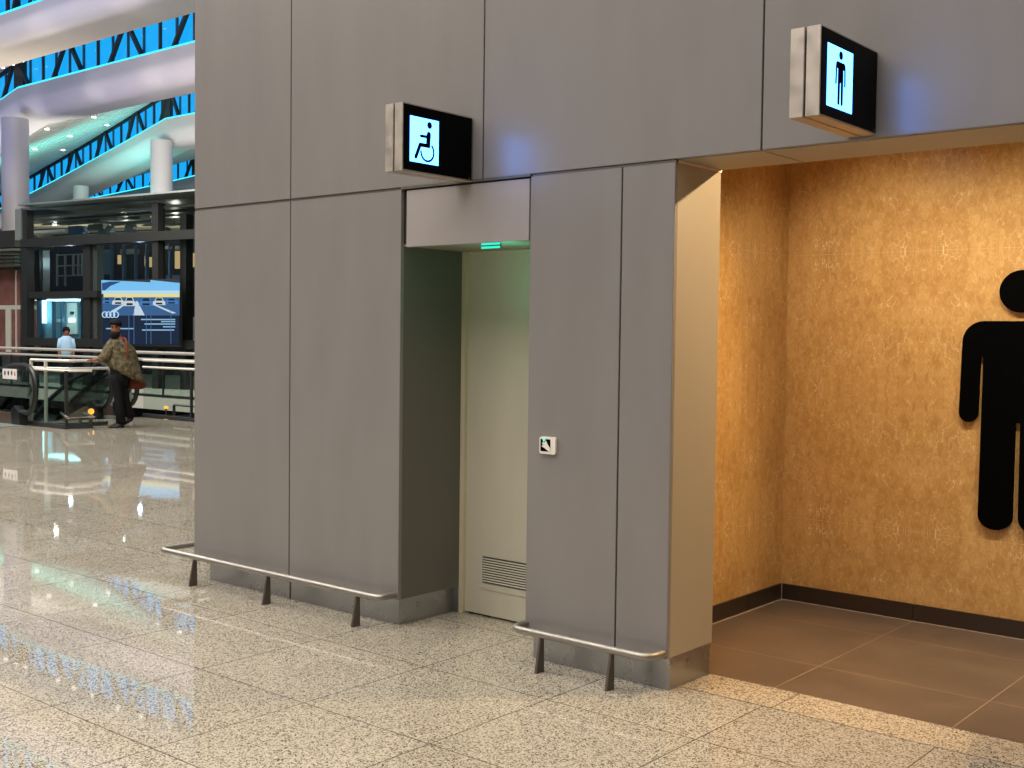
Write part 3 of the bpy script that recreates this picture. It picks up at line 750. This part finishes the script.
for x in (128.5, 133.6, 146, 150.6, 170.5): scr('light_streak', 'streak', rc(x, x+.5, 300, 344), -.013)
# tall dark hall wall and rose clad wall behind the left of the tower
b = MB(); tbox(b, -260, 21, 269, 352, 3.0, .2); struct(b.build('wall_rose', MT['brick']))
b = MB(); tbox(b, 27.5, 36, 270, 352, 3.0, .2); struct(b.build('wall_rose_return', MT['brick']))
b = MB()
for x0, x1, y0, y1 in ((-60, 21, 305.5, 309.5), (5.5, 10.5, 305.5, 352), (27.5, 36, 305.5, 309.5), (15.2, 16, 270, 352)): tbox(b, x0, x1, y0, y1, 2.96, .04)
struct(b.build('trim_8', MT['slab']))
cn = empty('dark_canopy', tuple(tp(0, 268, 1).xy)+(tp(0, 268, 1).z,), 'dark slatted canopy left of the lift tower above the rose wall', 'canopy')
tbox(MB(), -60, 14.5, 232.5, 249, 1.4, 1.5).build('fascia', MT['canopy'], cn)
for k in range(5): tbox(MB(), -60, 14.5, 250+k*3.6, 252.2+k*3.6, 1.2+k*.2, 1.0).build('slat', MT['roofslat'], cn)
tbox(MB(), -60, 14.5, 249, 270, 2.8, .1).build('back_panel', MT['towerdark'], cn)
tbox(MB(), 14.6, 34, 240, 270, 2.6, .1).build('dark_infill', MT['towerdark'], tw)
b = MB(); tbox(b, -500, 700, 205, 700, 9.0, .3); struct(b.build('wall_far', MT['towerdark']))
# ------------------------------------------------------------------ balustrades round the void
def balustrade(label, pts, ztop, zlow, posts, joints, fasc=True, gl='glass', rr=.028, top=True):
    t_ = empty('glass_balustrade', (*pts[0], 0), label, 'balustrade', None)
    if top: MB().tube(bend([(x, y, ztop) for x, y in pts], .08) if len(pts) > 2 else [(x, y, ztop) for x, y in pts], rr, 10).build('top_rail', MT['railwhite'], t_, True)
    MB().tube(bend([(x, y, zlow) for x, y in pts], .08) if len(pts) > 2 else [(x, y, zlow) for x, y in pts], rr*.9, 10).build('handrail', MT['railwhite'], t_, True)
    for i in range(len(pts)-1):
        a = Vector((*pts[i], .02)); c = Vector((*pts[i+1], .02))
        k = max(1, round((c-a).length/1.5))
        for j in range(k):
            p = a+(c-a)*(j/k); q = a+(c-a)*((j+1)/k); d_ = (q-p).normalized()*.012
            MB().bar(p+d_+Vector((0, 0, .46)), q-d_+Vector((0, 0, .46)), .014, (zlow-.04-.02), (0, 0, 1)).build('glass_panel', MT[gl], t_)
            if j or i: MB().box(p.x-.02, p.x+.02, p.y-.02, p.y+.02, 0, zlow).build('glass_joint', MT['towermetal'], t_)
        MB().bar(a+Vector((0, 0, .02)), c+Vector((0, 0, .02)), .05, .06).build('base_channel', MT['dark'], t_)
    for x, y in posts:
        MB().box(x-.022, x+.022, y-.022, y+.022, 0, ztop+.01).build('post', MT['railwhite'], t_)
    return t_
g1 = on_z(26, 425, 0); g2 = on_z(46, 424, 0); g3 = on_z(69, 429, 0); g4 = on_z(91, 428.5, 0)
X46 = on_y(46, 424, 9.86).x
balustrade('glass balustrade box round the left escalator landing with two pale posts', [(g1.x, 9.77), (g3.x, 9.80), (g3.x+.10, 10.20)], .96, .955, [], [], True, 'glass', .024, False)
balustrade('pale railing with two posts behind the glass landing box, under the outstretched hand', [(g1.x, 9.84), (X46, 9.86), (-18.0, 9.98), (-17.95, 10.7)], 1.11, .98, [(g1.x, 9.84), (X46, 9.86)], [], True, 'glass', .026)
balustrade('long glass balustrade with two pale rails between the man and the grey wall', [(-19.3, 12.25), (-8.5, 12.25)], 1.075, .945, [(on_y(130.5, 418, 12.25).x, 12.25)], [], True, 'glass', .026)
balustrade('long glass balustrade on the far side of the void below the lift tower', [(-46, 16.24), (-8, 16.24)], 1.10, .93, [], [], True, 'glass', .04)
# escalators
def escalator(y0, y1, xe, label):
    t_ = empty('escalator', (xe-.6, (y0+y1)/2, 0), label, 'escalator', 'escalators dropping into the void')
    for y in (y0, y1):
        path = [(-27, y, -3.6), (-21.4, y, .25), (-20.6, y, .66), (-19.9, y, .86), (min(-19.2, xe-.4), y, 1.0), (xe-.30, y, 1.02)]
        path += [(xe-.30+.36*math.sin(a), y, .61+.41*math.cos(a)) for a in [PI*k/10 for k in range(1, 10)]] + [(xe-.42, y, .22), (xe-.62, y, .16)]
        MB().tube(path, .045, 8).build('handrail', MT['rubber'], t_, True)
        MB().prism([(-27, y-.006, -4.4), (-21.2, y-.006, -.35), (-20, y-.006, .1), (xe-.5, y-.006, .1), (xe-.06, y-.006, .62), (xe-.35, y-.006, .93), (-19.3, y-.006, .9), (-20.6, y-.006, .62), (-21.4, y-.006, .2), (-27, y-.006, -3.65)], (0, .012, 0)).build('glass_balustrade_panel', MT['darkglass'], t_)
        MB().prism([(-27, y-.05, -4.6), (-27, y-.05, -4.2), (-21.2, y-.05, -.2), (-20, y-.05, .2), (xe-.45, y-.05, .2), (xe-.35, y-.05, 0.003), (-20, y-.05, 0.003), (-21.2, y-.05, -.6)], (0, .10, 0)).build('skirt', MT['brown'], t_)
        MB().prism([(xe-.62, y-.075, .003), (xe-.34, y-.075, .003), (xe-.38, y-.075, .22), (xe-.55, y-.075, .33), (xe-.66, y-.075, .26)], (0, .15, 0)).build('newel', MT['rubber'], t_)
    MB().box(-20.0, xe-.2, y0+.06, y1-.06, .002, .012).build('landing_plate', MT['towerlight'], t_)
    st = MB()
    for k in range(16): st.box(-20.0-.4*(k+1), -20.0-.4*k, y0+.06, y1-.06, -.2*(k+1)-.15, -.2*k if k == 0 else -.2*k)
    st.build('steps', MT['towermetal'], t_)
escalator(8.66, 9.66, -18.46, 'escalator in front of the glass landing box with a black looped handrail')
escalator(11.5, 12.02, -19.2, 'escalator behind the man with only its black handrail end showing')
# small things at the landing
sg = empty('safety_sign', (on_y(10, 374, 9.60).x, 9.60, on_y(10, 374, 9.60).z), 'white safety sign with three dark blue discs and a red mark on the left glass', 'sign')
pA = on_y(3, 368.5, 9.61); pB = on_y(17, 379.5, 9.61)
MB().box(pA.x, pB.x, 9.600, 9.612, pB.z, pA.z).build('board', MT['white'], sg, bevel=.001)
bl = mat('sign_blue', srgb(26, 42, 92), .5); rd = mat('sign_red', srgb(190, 92, 88), .5)
for k, x in enumerate((4.9, 8.3, 11.7)):
    c = on_y(x, 373, 9.60); MB().prism([(c.x+u, 9.5995, c.z+w) for u, w in arc((0, 0), .028, 0, 2*PI, 18, .042)[:-1]], (0, .001, 0)).build('blue_disc', bl, sg)
c = on_y(14.8, 373.5, 9.60); MB().prism([(c.x+u, 9.5995, c.z+w) for u, w in ((-.02, -.045), (.02, -.045), (.024, 0), (0, .05), (-.024, 0))], (0, .001, 0)).build('red_mark', rd, sg)
hoop = empty('low_guard_rail', (g4.x, g4.y, 0), 'low grey steel guard rail on short legs at the corner of the landing glass', 'rail')
P = [on_z(61, 413, .215), on_z(68, 418, .215), on_z(94, 417, .215), on_z(84, 412.8, .215)]
MB().tube([*P], .02, 8).build('rail', MT['rail'], hoop, True)
for x, y in ((80.5, 428.5), (91, 428)):
    p = on_z(x, y, 0); MB().box(p.x-.02, p.x+.02, p.y-.02, p.y+.02, 0, .21).build('leg', MT['railleg'], hoop)
hoop2 = empty('low_guard_rail', (on_z(185, 421, 0).x, on_z(185, 421, 0).y, 0), 'low pale steel guard rail behind glass beside the grey wall edge', 'rail')
P = [on_y(174, 412, 12.8), on_y(186, 411.2, 12.8), on_y(215, 411.2, 12.8)]
P = [Vector((p.x, p.y, .22)) for p in P]
MB().tube(P, .022, 8).build('rail', MT['rail'], hoop2, True)
for k in (0, 2): MB().box(P[k].x-.02, P[k].x+.02, 12.78, 12.82, -.3, .21).build('leg', MT['railleg'], hoop2)
ol = empty('orange_lamp', tuple(on_y(91, 418, 10.9).xy)+(.0,), 'round orange floor lamp glowing beside the landing glass', 'lamp')
p = on_y(91, 411.5, 10.9)
MB().ball(p, .055).build('globe', MT['orange'], ol, True); MB().tube([(p.x, p.y, 0), (p.x, p.y, p.z-.04)], .02, 8).build('stem', MT['railleg'], ol)
ol = empty('orange_lamp', tuple(on_y(166, 407, 13.2).xy)+(-.3,), 'small square orange lamp glowing behind the right-hand glass', 'lamp')
p = on_y(166, 407.3, 13.2)
MB().box(p.x-.04, p.x+.04, p.y-.03, p.y+.03, p.z-.025, p.z+.025).build('lens', MT['orange'], ol, bevel=.006); MB().tube([(p.x, p.y, -.3), (p.x, p.y, p.z-.02)], .015, 8).build('stem', MT['railleg'], ol)
struct(MB().box(-40, -8.3, 12.33, 13.6, -.8, -.32).build('trim_9', MT['towermetal']))

# ------------------------------------------------------------------ people
def frame_at(px, py, z=0.0):
    p = on_z(px, py, z); d = Vector((p.x, p.y, 0)).normalized()
    return p, Vector((-d.y, d.x, 0)) * (1 if Vector((-d.y, d.x, 0)).dot(RIGHT) > 0 else -1), -d      # origin, image-right, towards camera
def skin_mesh(name, joints, edges, m, parent=None, sub=2, root=0, offset=None):
    me = bpy.data.meshes.new(name); me.from_pydata([j[0] for j in joints], edges, [])
    o = bpy.data.objects.new(name, me); COL.objects.link(o)
    o.modifiers.new('skin', 'SKIN').use_smooth_shade = True
    sk = me.skin_vertices[0].data
    for i, j in enumerate(joints):
        r = j[1] if isinstance(j[1], tuple) else (j[1], j[1]); sk[i].radius = r; sk[i].use_root = (i == root)
    s = o.modifiers.new('sub', 'SUBSURF'); s.levels = sub; s.render_levels = sub
    dg = bpy.context.evaluated_depsgraph_get(); ev = o.evaluated_get(dg)
    nm = bpy.data.meshes.new_from_object(ev); bpy.data.objects.remove(o)
    nm.name = name; nm.materials.clear(); nm.materials.append(m)
    for f in nm.polygons: f.use_smooth = True
    n = bpy.data.objects.new(name, nm); COL.objects.link(n)
    if parent: n.parent = parent
    return n
def loft(b, rings):
    n = len(rings[0]); vs = [v for r in rings for v in r]; fs = []
    for i in range(len(rings)-1):
        for k in range(n): fs.append((i*n+k, i*n+(k+1) % n, (i+1)*n+(k+1) % n, (i+1)*n+k))
    fs += [tuple(reversed(range(n))), tuple(range((len(rings)-1)*n, len(rings)*n))]
    b.add(vs, fs); return b
def bodymat(name, col, rough=.8, pattern=None):
    m = mat(name, col, rough, spec=.12); n, l = nodes(m); o = objco(n)
    if pattern:
        c = ramp(n, l, noise(n, l, o, 14, 5, .6, .6), pattern); l.new(c, n['Principled BSDF'].inputs['Base Color'])
    return m
skinm = bodymat('skin', srgb(140, 92, 70), .55)
PO, PU, PC = frame_at(121, 427.3)
PO = Vector((PO.x, PO.y, 0))
def W3(u, z, c=0.0): return PU*u + PC*c + Vector((0, 0, z))        # local to the person's feet
KU, KZ = 1/62.8, 1/59.6                                             # metres per image pixel at his distance
def U(px): return (px-121)*KU
def Zz(py): return (427.3-py)*KZ
J = []; Ed = []
def jt(px, py, c, r, link=None):
    J.append((W3(U(px), Zz(py), c), r)); k = len(J)-1
    if link is not None: Ed.append((link, k))
    return k
pel = jt(119.5, 372, 0, (.135, .115)); ab = jt(119.5, 360, 0, (.125, .11), pel); ch = jt(119.8, 349, .01, (.15, .12), ab); cl = jt(119, 342, .01, (.10, .09), ch)
nk = jt(117.3, 338, .02, .058, cl); hd = jt(116.2, 332.5, .03, (.072, .07), nk); hm = jt(115.6, 328, .035, (.084, .082), hd); ht = jt(115.8, 323.5, .03, (.075, .075), hm)
# far (image-left) arm reaching for the rail
s1 = jt(112, 344, .04, .062, cl); e1 = jt(106, 355.5, .12, .047, s1); w1 = jt(98, 358.6, .16, .033, e1); h1 = jt(94.5, 359.2, .17, (.042, .022), w1); h2 = jt(91.5, 359.8, .175, (.044, .018), h1)
# near (image-right) arm hanging under the shawl
s2 = jt(127.5, 344, 0, .064, cl); e2 = jt(133.0, 359, -.04, .046, s2); w2 = jt(134, 369.5, .03, .034, e2); h3 = jt(133.5, 372.5, .04, (.038, .025), w2); h4 = jt(133, 375, .05, (.034, .02), h3)
# legs
a1 = jt(117, 378, .06, .085, pel); k1 = jt(119, 400, .10, .055, a1); f1 = jt(120.2, 420, .06, .042, k1); t1 = jt(117, 425.3, .075, (.030, .022), f1); t1b = jt(113, 426, .09, (.024, .014), t1)
a2 = jt(122.5, 378, -.06, .085, pel); k2 = jt(124.5, 399, -.06, .055, a2); f2 = jt(130.5, 417, -.10, .042, k2); t2 = jt(128, 422.2, -.08, (.030, .022), f2); t2b = jt(124, 424.6, -.06, (.024, .014), t2)
# nose and a chin under the beard
jt(113.6, 329, .075, .012, hm)
jt(114.2, 335, .06, .04, hd)
# five fingers on the rail hand, four and a thumb on the other
for dx, dy, dc in ((-3.4, .5, .05), (-4.2, .6, .02), (-4.0, .9, -.01), (-3.2, 1.2, -.035)):
    m_ = jt(91.5+dx*.5, 359.8+dy*.3, .175+dc, .0105, h2); jt(91.5+dx, 360.2+dy, .175+dc*1.1, .009, m_)
m_ = jt(92.6, 361, .205, .0115, h1); jt(90.8, 361.8, .22, .0095, m_)
for dx, dc in ((-.9, .05), (-.6, .02), (-.1, 0), (.4, -.02)):
    m_ = jt(133+dx, 377.3, .05+dc, .0105, h4); jt(132.6+dx, 379.2, .055+dc, .009, m_)
m_ = jt(132.2, 374, .08, .0115, h3); jt(131.8, 376, .085, .0095, m_)
man = skin_mesh('person', J, Ed, skinm)
man.location = PO
tag(man, 'person in dark turban, olive patterned shawl and black trousers leaning a hand on the railing', 'person')
def pbuild(b, name, m, parent=man, smooth=True):
    # vertices are local to the feet
    me = bpy.data.meshes.new(name); me.from_pydata([Vector(v) for v in b.v], [], b.f)
    q = bmesh.new(); q.from_mesh(me); bmesh.ops.recalc_face_normals(q, faces=q.faces); q.to_mesh(me); q.free()
    me.materials.append(m)
    for f in me.polygons: f.use_smooth = smooth
    o = bpy.data.objects.new(name, me); COL.objects.link(o); o.parent = parent
    return o
def ring(px, py, wl, wr, dp, c=0, n=20, tilt=0, fold=0.0, nf=7):
    """ring round the image point; wl/wr: half widths in image px, dp: half depth in m, tilt: px of row drop per px of column"""
    o = []
    for k in range(n):
        a = 2*PI*k/n; x = math.cos(a); w = wr if x > 0 else wl
        f = 1+fold*math.sin(nf*a+py)
        o.append(W3(U(px+x*w*f), Zz(py+tilt*x*w), c+dp*math.sin(a)*f))
    return o
# turban
black = bodymat('turban_cloth', (.009, .009, .012), .8)
b = MB(); A3 = (PU, PC, Vector((0, 0, 1)))
loft(b, [ring(115.9, 325.4, 5.2, 5.8, .09, .0, 18, .10), ring(115.9, 324.0, 6.3, 6.7, .118, .01, 18, .12), ring(116, 322.4, 6.6, 6.3, .12, .01, 18, .10), ring(116, 320.4, 5.4, 5.0, .10, .01, 18, .06), ring(116, 319, 3.0, 3.0, .055, .01, 18)])
pbuild(b, 'turban', black)
b = MB()
loft(b, [ring(115.2, 331.6, 5.0, 5.3, .07, .05, 16, .08), ring(114.8, 334, 5.2, 5.4, .085, .06, 16, .08), ring(114.8, 336.6, 4.4, 4.6, .075, .065, 16), ring(115, 339, 2.4, 2.6, .045, .06, 16)])
pbuild(b, 'beard', bodymat('beard_hair', (.010, .009, .010), .9))
b = MB()
for px in (112.6, 116.2): b.ball(W3(U(px), Zz(327.6), .112), .012, .012, .008, 10, 6)
pbuild(b, 'eyes', bodymat('eye_dark', (.01, .008, .008), .3))
b = MB()
for px in (112.5, 116.4): b.tube([W3(U(px-1.2), Zz(326.4), .108), W3(U(px+1.2), Zz(326.3), .113)], .007, 6)
pbuild(b, 'eyebrows', black)
# shawl
shawlm = bodymat('shawl_cloth', srgb(80, 74, 58), .9, [(.3, srgb(48, 44, 32)), (.5, srgb(84, 77, 60)), (.66, srgb(118, 106, 78)), (.8, srgb(66, 60, 46))])
b = MB()
loft(b, [ring(116.6, 338.6, 6.2, 7.4, .085, .015, 28, .02), ring(117, 340.2, 7.6, 9.4, .11, .02, 28, .03), ring(118, 342.5, 8.8, 12.0, .15, .01, 28, .02, .02), ring(119, 347, 10.2, 15.2, .17, .01, 28, .02, .025),
         ring(119.5, 353, 11.5, 17.2, .18, .01, 28, .03, .03), ring(119.8, 359, 13.2, 18.6, .19, .02, 28, .06, .035), ring(120.2, 364.5, 14.6, 20.0, .19, .03, 28, .16, .04), ring(121.5, 370.2, 14.4, 21.2, .19, .03, 28, .38, .05), ring(123.5, 374.0, 11.6, 21.4, .17, .03, 28, .46, .06), ring(123.9, 374.2, 10.4, 19.6, .15, .03, 28, .46, .06)])
pbuild(b, 'shawl', shawlm)
b = MB()   # sleeve of the outstretched arm
b.tube([W3(U(x), Zz(y), c) for x, y, c in [(114, 341.5, .02), (110.5, 347.5, .06), (107.2, 353.5, .105), (104.6, 357.2, .135), (101.5, 358.4, .15), (98.6, 359.0, .162)]], [.08, .10, .095, .088, .072, .052], 14)
pbuild(b, 'shawl_sleeve', shawlm)
# trousers
tr = bodymat('trouser_cloth', (.008, .008, .009), .85)
b = MB()
loft(b, [ring(119.2, 364, 9.2, 9.2, .17, 0, 20), ring(119.4, 372, 9.4, 9.4, .20, 0, 20), ring(119.6, 380, 8.8, 8.8, .20, 0, 20), ring(119.8, 385, 6.6, 6.6, .16, 0, 20)])
loft(b, [ring(116.6, 374, 6.2, 6.0, .125, .06, 16), ring(116.9, 381, 6.0, 5.8, .12, .065, 16), ring(117.8, 390, 5.2, 5.0, .095, .085, 16), ring(119, 401, 4.6, 4.7, .085, .10, 16, 0, .03), ring(119.8, 411, 4.4, 5.0, .085, .085, 16, 0, .04), ring(119.9, 421.5, 4.2, 5.8, .10, .06, 16, .05, .05), ring(120, 422, 3.4, 4.8, .08, .06, 16)])
loft(b, [ring(122.4, 374, 5.8, 6.4, .125, -.06, 16), ring(122.7, 381, 5.6, 6.2, .12, -.06, 16), ring(123.6, 390, 5.0, 5.2, .095, -.06, 16), ring(125, 400, 4.6, 4.9, .085, -.06, 16, 0, .03), ring(127.6, 409, 4.4, 5.0, .085, -.08, 16, 0, .04), ring(129.6, 416.5, 4.6, 5.4, .095, -.10, 16, -.15, .05), ring(129.6, 417, 3.6, 4.4, .08, -.10, 16, -.15)])
pbuild(b, 'trousers', tr)
shoe = bodymat('shoe_leather', (.012, .011, .012), .4)
b = MB(); loft(b, [ring(120.6, 421.6, 3.6, 3.6, .062, .06, 16), ring(119.2, 424.0, 6.2, 5.2, .07, .075, 16), ring(118.2, 425.4, 9.0, 6.0, .078, .085, 16), ring(117.6, 426.6, 9.8, 6.6, .08, .09, 16), ring(117.6, 427.3, 9.6, 6.6, .075, .09, 16)])
pbuild(b, 'shoe', shoe)
b = MB(); loft(b, [ring(130, 417.6, 3.6, 3.4, .06, -.10, 16, -.3), ring(128.4, 420.4, 6.6, 5.8, .07, -.085, 16, -.55), ring(127.4, 423.0, 7.6, 6.2, .072, -.075, 16, -.55), ring(127.0, 424.2, 6.8, 6.0, .058, -.07, 16, -.55)])
pbuild(b, 'shoe', shoe)
# shoulder bag
bagm = bodymat('bag_leather', srgb(96, 46, 34), .6, [(.3, srgb(74, 34, 26)), (.7, srgb(112, 58, 42))])
bag = empty('shoulder_bag', tuple(PO), 'red-brown shoulder bag hanging at the hip of the turbaned man', 'bag')
b = MB(); loft(b, [ring(136.5, 377.5, 7.0, 7.5, .06, -.13, 18, .12), ring(136.8, 381, 8.6, 9.0, .085, -.13, 18, .15), ring(137.2, 385.5, 9.0, 9.6, .085, -.13, 18, .05), ring(137, 388.2, 8.0, 8.6, .075, -.13, 18), ring(136.6, 389.4, 5.6, 6.0, .05, -.13, 18)])
pbuild(b, 'bag_body', bagm, bag)
b = MB(); S_ = [(123.5, 337.6, .09), (125.6, 339.0, .15), (126.6, 343, .185), (127.2, 350, .20), (127.6, 358, .21)]
b.tube([W3(U(x), Zz(y), c) for x, y, c in S_], .014, 8)
b.tube([W3(U(x), Zz(y), c) for x, y, c in [(123.5, 337.6, .09), (125.5, 338.6, .0), (128, 343, -.11), (133, 356, -.19), (137.5, 368, -.20), (138, 378, -.15)]], .014, 8)
pbuild(b, 'strap', bodymat('strap_leather', srgb(126, 58, 40), .6), bag)

# a second person, in pale blue, beyond the void
QO, QU, QC = frame_at(66.5, 389, 0)
QO = QO*1.02; QO.z = 0
hq = 1/ (1154/ (QO.length*.955))
def V3(u, z, c=0.0): return QU*u+QC*c+Vector((0, 0, z))
J = []; Ed = []
def j2(u, z, c, r, link=None):
    J.append((V3(u, z, c), r)); k = len(J)-1
    if link is not None: Ed.append((link, k))
    return k
p_ = j2(0, .92, 0, (.13, .11)); q_ = j2(0, 1.15, 0, (.125, .10), p_); r_ = j2(0, 1.34, 0, (.135, .11), q_); n_ = j2(0, 1.46, 0, .055, r_); h_ = j2(0, 1.56, .02, .085, n_); j2(0, 1.64, .02, .08, h_); j2(0, 1.565, .11, .014, h_)
for sgn in (-1, 1):
    a = j2(.155*sgn, 1.38, 0, .06, r_); e = j2(.195*sgn, 1.12, .0, .040, a); w = j2(.19*sgn, .90, .08, .033, e); h = j2(.19*sgn, .82, .10, (.04, .02), w)
    for k in range(4): f = j2(.19*sgn+(k-1.5)*.018, .76, .10, .0095, h); j2(.19*sgn+(k-1.5)*.018, .70, .115, .008, f)
    f = j2(.16*sgn, .82, .14, .011, w); j2(.155*sgn, .77, .155, .009, f)
    a = j2(.09*sgn, .84, 0, .085, p_); k_ = j2(.10*sgn, .48, .02, .06, a); f_ = j2(.10*sgn, .10, 0, .042, k_); j2(.11*sgn, .04, .12, (.04, .03), f_)
man2 = skin_mesh('person', J, Ed, skinm); man2.location = QO
tag(man2, 'distant person in a pale blue shirt with dark hair standing below the lit lift cabin', 'person')
def ring2(u, z, ru, rc_, c=0, n=16): return [V3(u+ru*math.cos(2*PI*k/n), z, c+rc_*math.sin(2*PI*k/n)) for k in range(n)]
b = MB(); loft(b, [ring2(0, .86, .165, .14), ring2(0, 1.1, .16, .14), ring2(0, 1.32, .185, .15), ring2(0, 1.42, .16, .12), ring2(0, 1.47, .09, .08)])
for sgn in (-1, 1): loft(b, [ring2(.15*sgn, 1.40, .065, .08), ring2(.185*sgn, 1.22, .06, .07), ring2(.198*sgn, 1.06, .055, .065)])
pbuild(b, 'shirt', bodymat('blue_shirt', srgb(170, 205, 230), .8), man2)
b = MB(); loft(b, [ring2(0, 1.57, .098, .095, -.015), ring2(0, 1.66, .10, .10, 0), ring2(0, 1.72, .07, .075, .01), ring2(0, 1.735, .03, .03, .01)]); pbuild(b, 'hair', black, man2)
b = MB(); loft(b, [ring2(0, .95, .17, .13), ring2(0, .82, .18, .14)])
for sgn in (-1, 1): loft(b, [ring2(.09*sgn, .86, .095, .11), ring2(.10*sgn, .48, .08, .085, .02), ring2(.10*sgn, .09, .075, .085)])
pbuild(b, 'trousers', bodymat('dark_trousers', (.02, .022, .03), .8), man2)
for sgn in (-1, 1):
    b = MB(); b.ball(V3(.11*sgn, .045, .06), .05, .13, .045, 12, 8, (QU, QC, Vector((0, 0, 1)))); pbuild(b, 'shoe', shoe, man2)

# ------------------------------------------------------------------ light
W = bpy.data.worlds.new('world'); SC.world = W; W.use_nodes = True
W.node_tree.nodes['Background'].inputs[0].default_value = (.014, .47, 1.0, 1)
W.node_tree.nodes['Background'].inputs[1].default_value = 1.0
def area(name, loc, target, sx, sy, power, col):
    l = bpy.data.lights.new(name, 'AREA'); l.shape = 'RECTANGLE'; l.size = sx; l.size_y = sy; l.energy = power; l.color = col
    o = bpy.data.objects.new(name, l); COL.objects.link(o); o.location = loc
    o.rotation_euler = (Vector(target)-Vector(loc)).to_track_quat('-Z', 'Y').to_euler(); return o
def spot(name, loc, target, power, col, ang, blend=.5, r=.06):
    l = bpy.data.lights.new(name, 'SPOT'); l.energy = power; l.color = col; l.spot_size = math.radians(ang); l.spot_blend = blend; l.shadow_soft_size = r
    o = bpy.data.objects.new(name, l); COL.objects.link(o); o.location = loc
    o.rotation_euler = (Vector(target)-Vector(loc)).to_track_quat('-Z', 'Y').to_euler(); return o
# hall luminaires high above the concourse
area('hall_light', (-3, -3, 10.6), (-3, -2.9, 0), 12, 9, 1450, (1, .93, .87))
area('hall_light', (-15, 2, 10.6), (-15, 2.1, 0), 14, 14, 2600, (1, .96, .92))
area('hall_light', (-17.5, 8.5, 10.7), (-17.5, 8.6, 0), 5, 5, 750, (1, .97, .94))  # added fill to brighten the floor round the landing
spot('hall_spot', (-3.4, 3.0, 10.5), (-3.2, 3.9, 0), 640, (1, .88, .68), 44, .8, .12)
spot('hall_spot', (-5.6, 2.2, 10.5), (-5.6, 3.6, 0), 480, (1, .88, .68), 44, .8, .12)
# the bright far concourse
area('concourse_light', (-34, 2, 13.2), (-34, 2.2, 0), 14, 10, 3000, (1, .95, .9))
for x in (-31, -37, -43, -50):
    spot('beam_fill', (x, 19.2, 7.6), (x-1.5, 25.2, 11.6), 520, (.36, .42, 1), 110, 1.0, .08)  # added bluish spots in mid-air that tint the beam faces
area('concourse_upfill', (-30, 9.5, 9.0), (-33, 17, 11), 10, 1.5, 330, (.40, .47, 1))  # added upward fills, free in the air, brightening the roof strips
area('concourse_upfill', (-34, 21, 5.6), (-37, 25, 13), 14, 3, 760, (1, .84, .62))
area('concourse_upfill', (-30, 10, 5.0), (-33, 17, 11), 12, 3, 230, (1, .86, .66))
area('concourse_upfill', (-46, 29, 7), (-55, 38, 13), 14, 3, 900, (1, .95, .84))
area('concourse_upfill', (-56, 31, 8.0), (-58, 32.5, 13), 10, 2, 200, (.2, 1, .88)).data.spread = math.radians(100)
area('concourse_light', (-26, 19, 6.5), (-28, 21, 0), 8, 3, 480, (1, .96, .9))  # added fill in mid-air to lighten the tower front
area('lower_fill', (-24, 13.5, -.6), (-24, 13.6, -5), 8, 2, 260, (.95, 1, .92))  # added fill below floor level so the void is less dark
for px, py, Y in ((36, 30, 17.0), (118, 2, 17.0), (150, 72, 25.0), (32, 105, 25.0), (92, 88, 25.0)):
    q = on_y(px, py, Y); spot('beam_spot', (q.x-.3, q.y-2.6, q.z-2.4), q, 85, (1, .90, .76), 30, .9, .1)
# added point lights that brighten the inside of the lift tower
for px, py, off, e, c in ((55, 226, 2.2, 26, (1, .95, .85)), (125, 224, 2.2, 26, (1, .95, .85)), (175, 222, 2.2, 22, (1, .95, .85)), (70, 262, 1.2, 14, (.7, .85, 1)), (140, 258, 1.8, 22, (.55, .75, 1))):
    l_ = bpy.data.lights.new('tower_fill', 'POINT'); l_.energy = e; l_.color = c; l_.shadow_soft_size = .06
    o_ = bpy.data.objects.new('tower_fill', l_); COL.objects.link(o_); o_.location = tp(px, py, off)
# downlights in the alcove ceiling
for x, p in ((-2.6, 76), (-1.75, 92), (-.95, 138), (-.1, 100)):
    spot('alcove_spot', (x, 5.45, 2.97), (x+.08, 6.5, 1.0), p, (1, .89, .71), 100, .9, .05)
spot('alcove_spot', (-1.3, 5.95, 2.97), (-2.6, 4.8, 1.5), 330, (1, .71, .38), 80, .8, .03)
# the sensor's own glow in the recess
pl_ = bpy.data.lights.new('sensor_glow', 'POINT'); pl_.energy = 1.1; pl_.color = (.05, 1, .62); pl_.shadow_soft_size = .03
po_ = bpy.data.objects.new('sensor_glow', pl_); COL.objects.link(po_); po_.location = (-3.856, 4.56, 1.95)
SC.view_settings.view_transform = 'Standard'; SC.view_settings.look = 'None'
SC.view_settings.exposure = 0; SC.view_settings.gamma = 1; SC.view_settings.use_curve_mapping = False
SC.cycles.max_bounces = 8; SC.cycles.transparent_max_bounces = 16
SC.cycles.use_denoising = True; SC.cycles.sample_clamp_indirect = 6
SC.cycles.caustics_reflective = False; SC.cycles.caustics_refractive = False
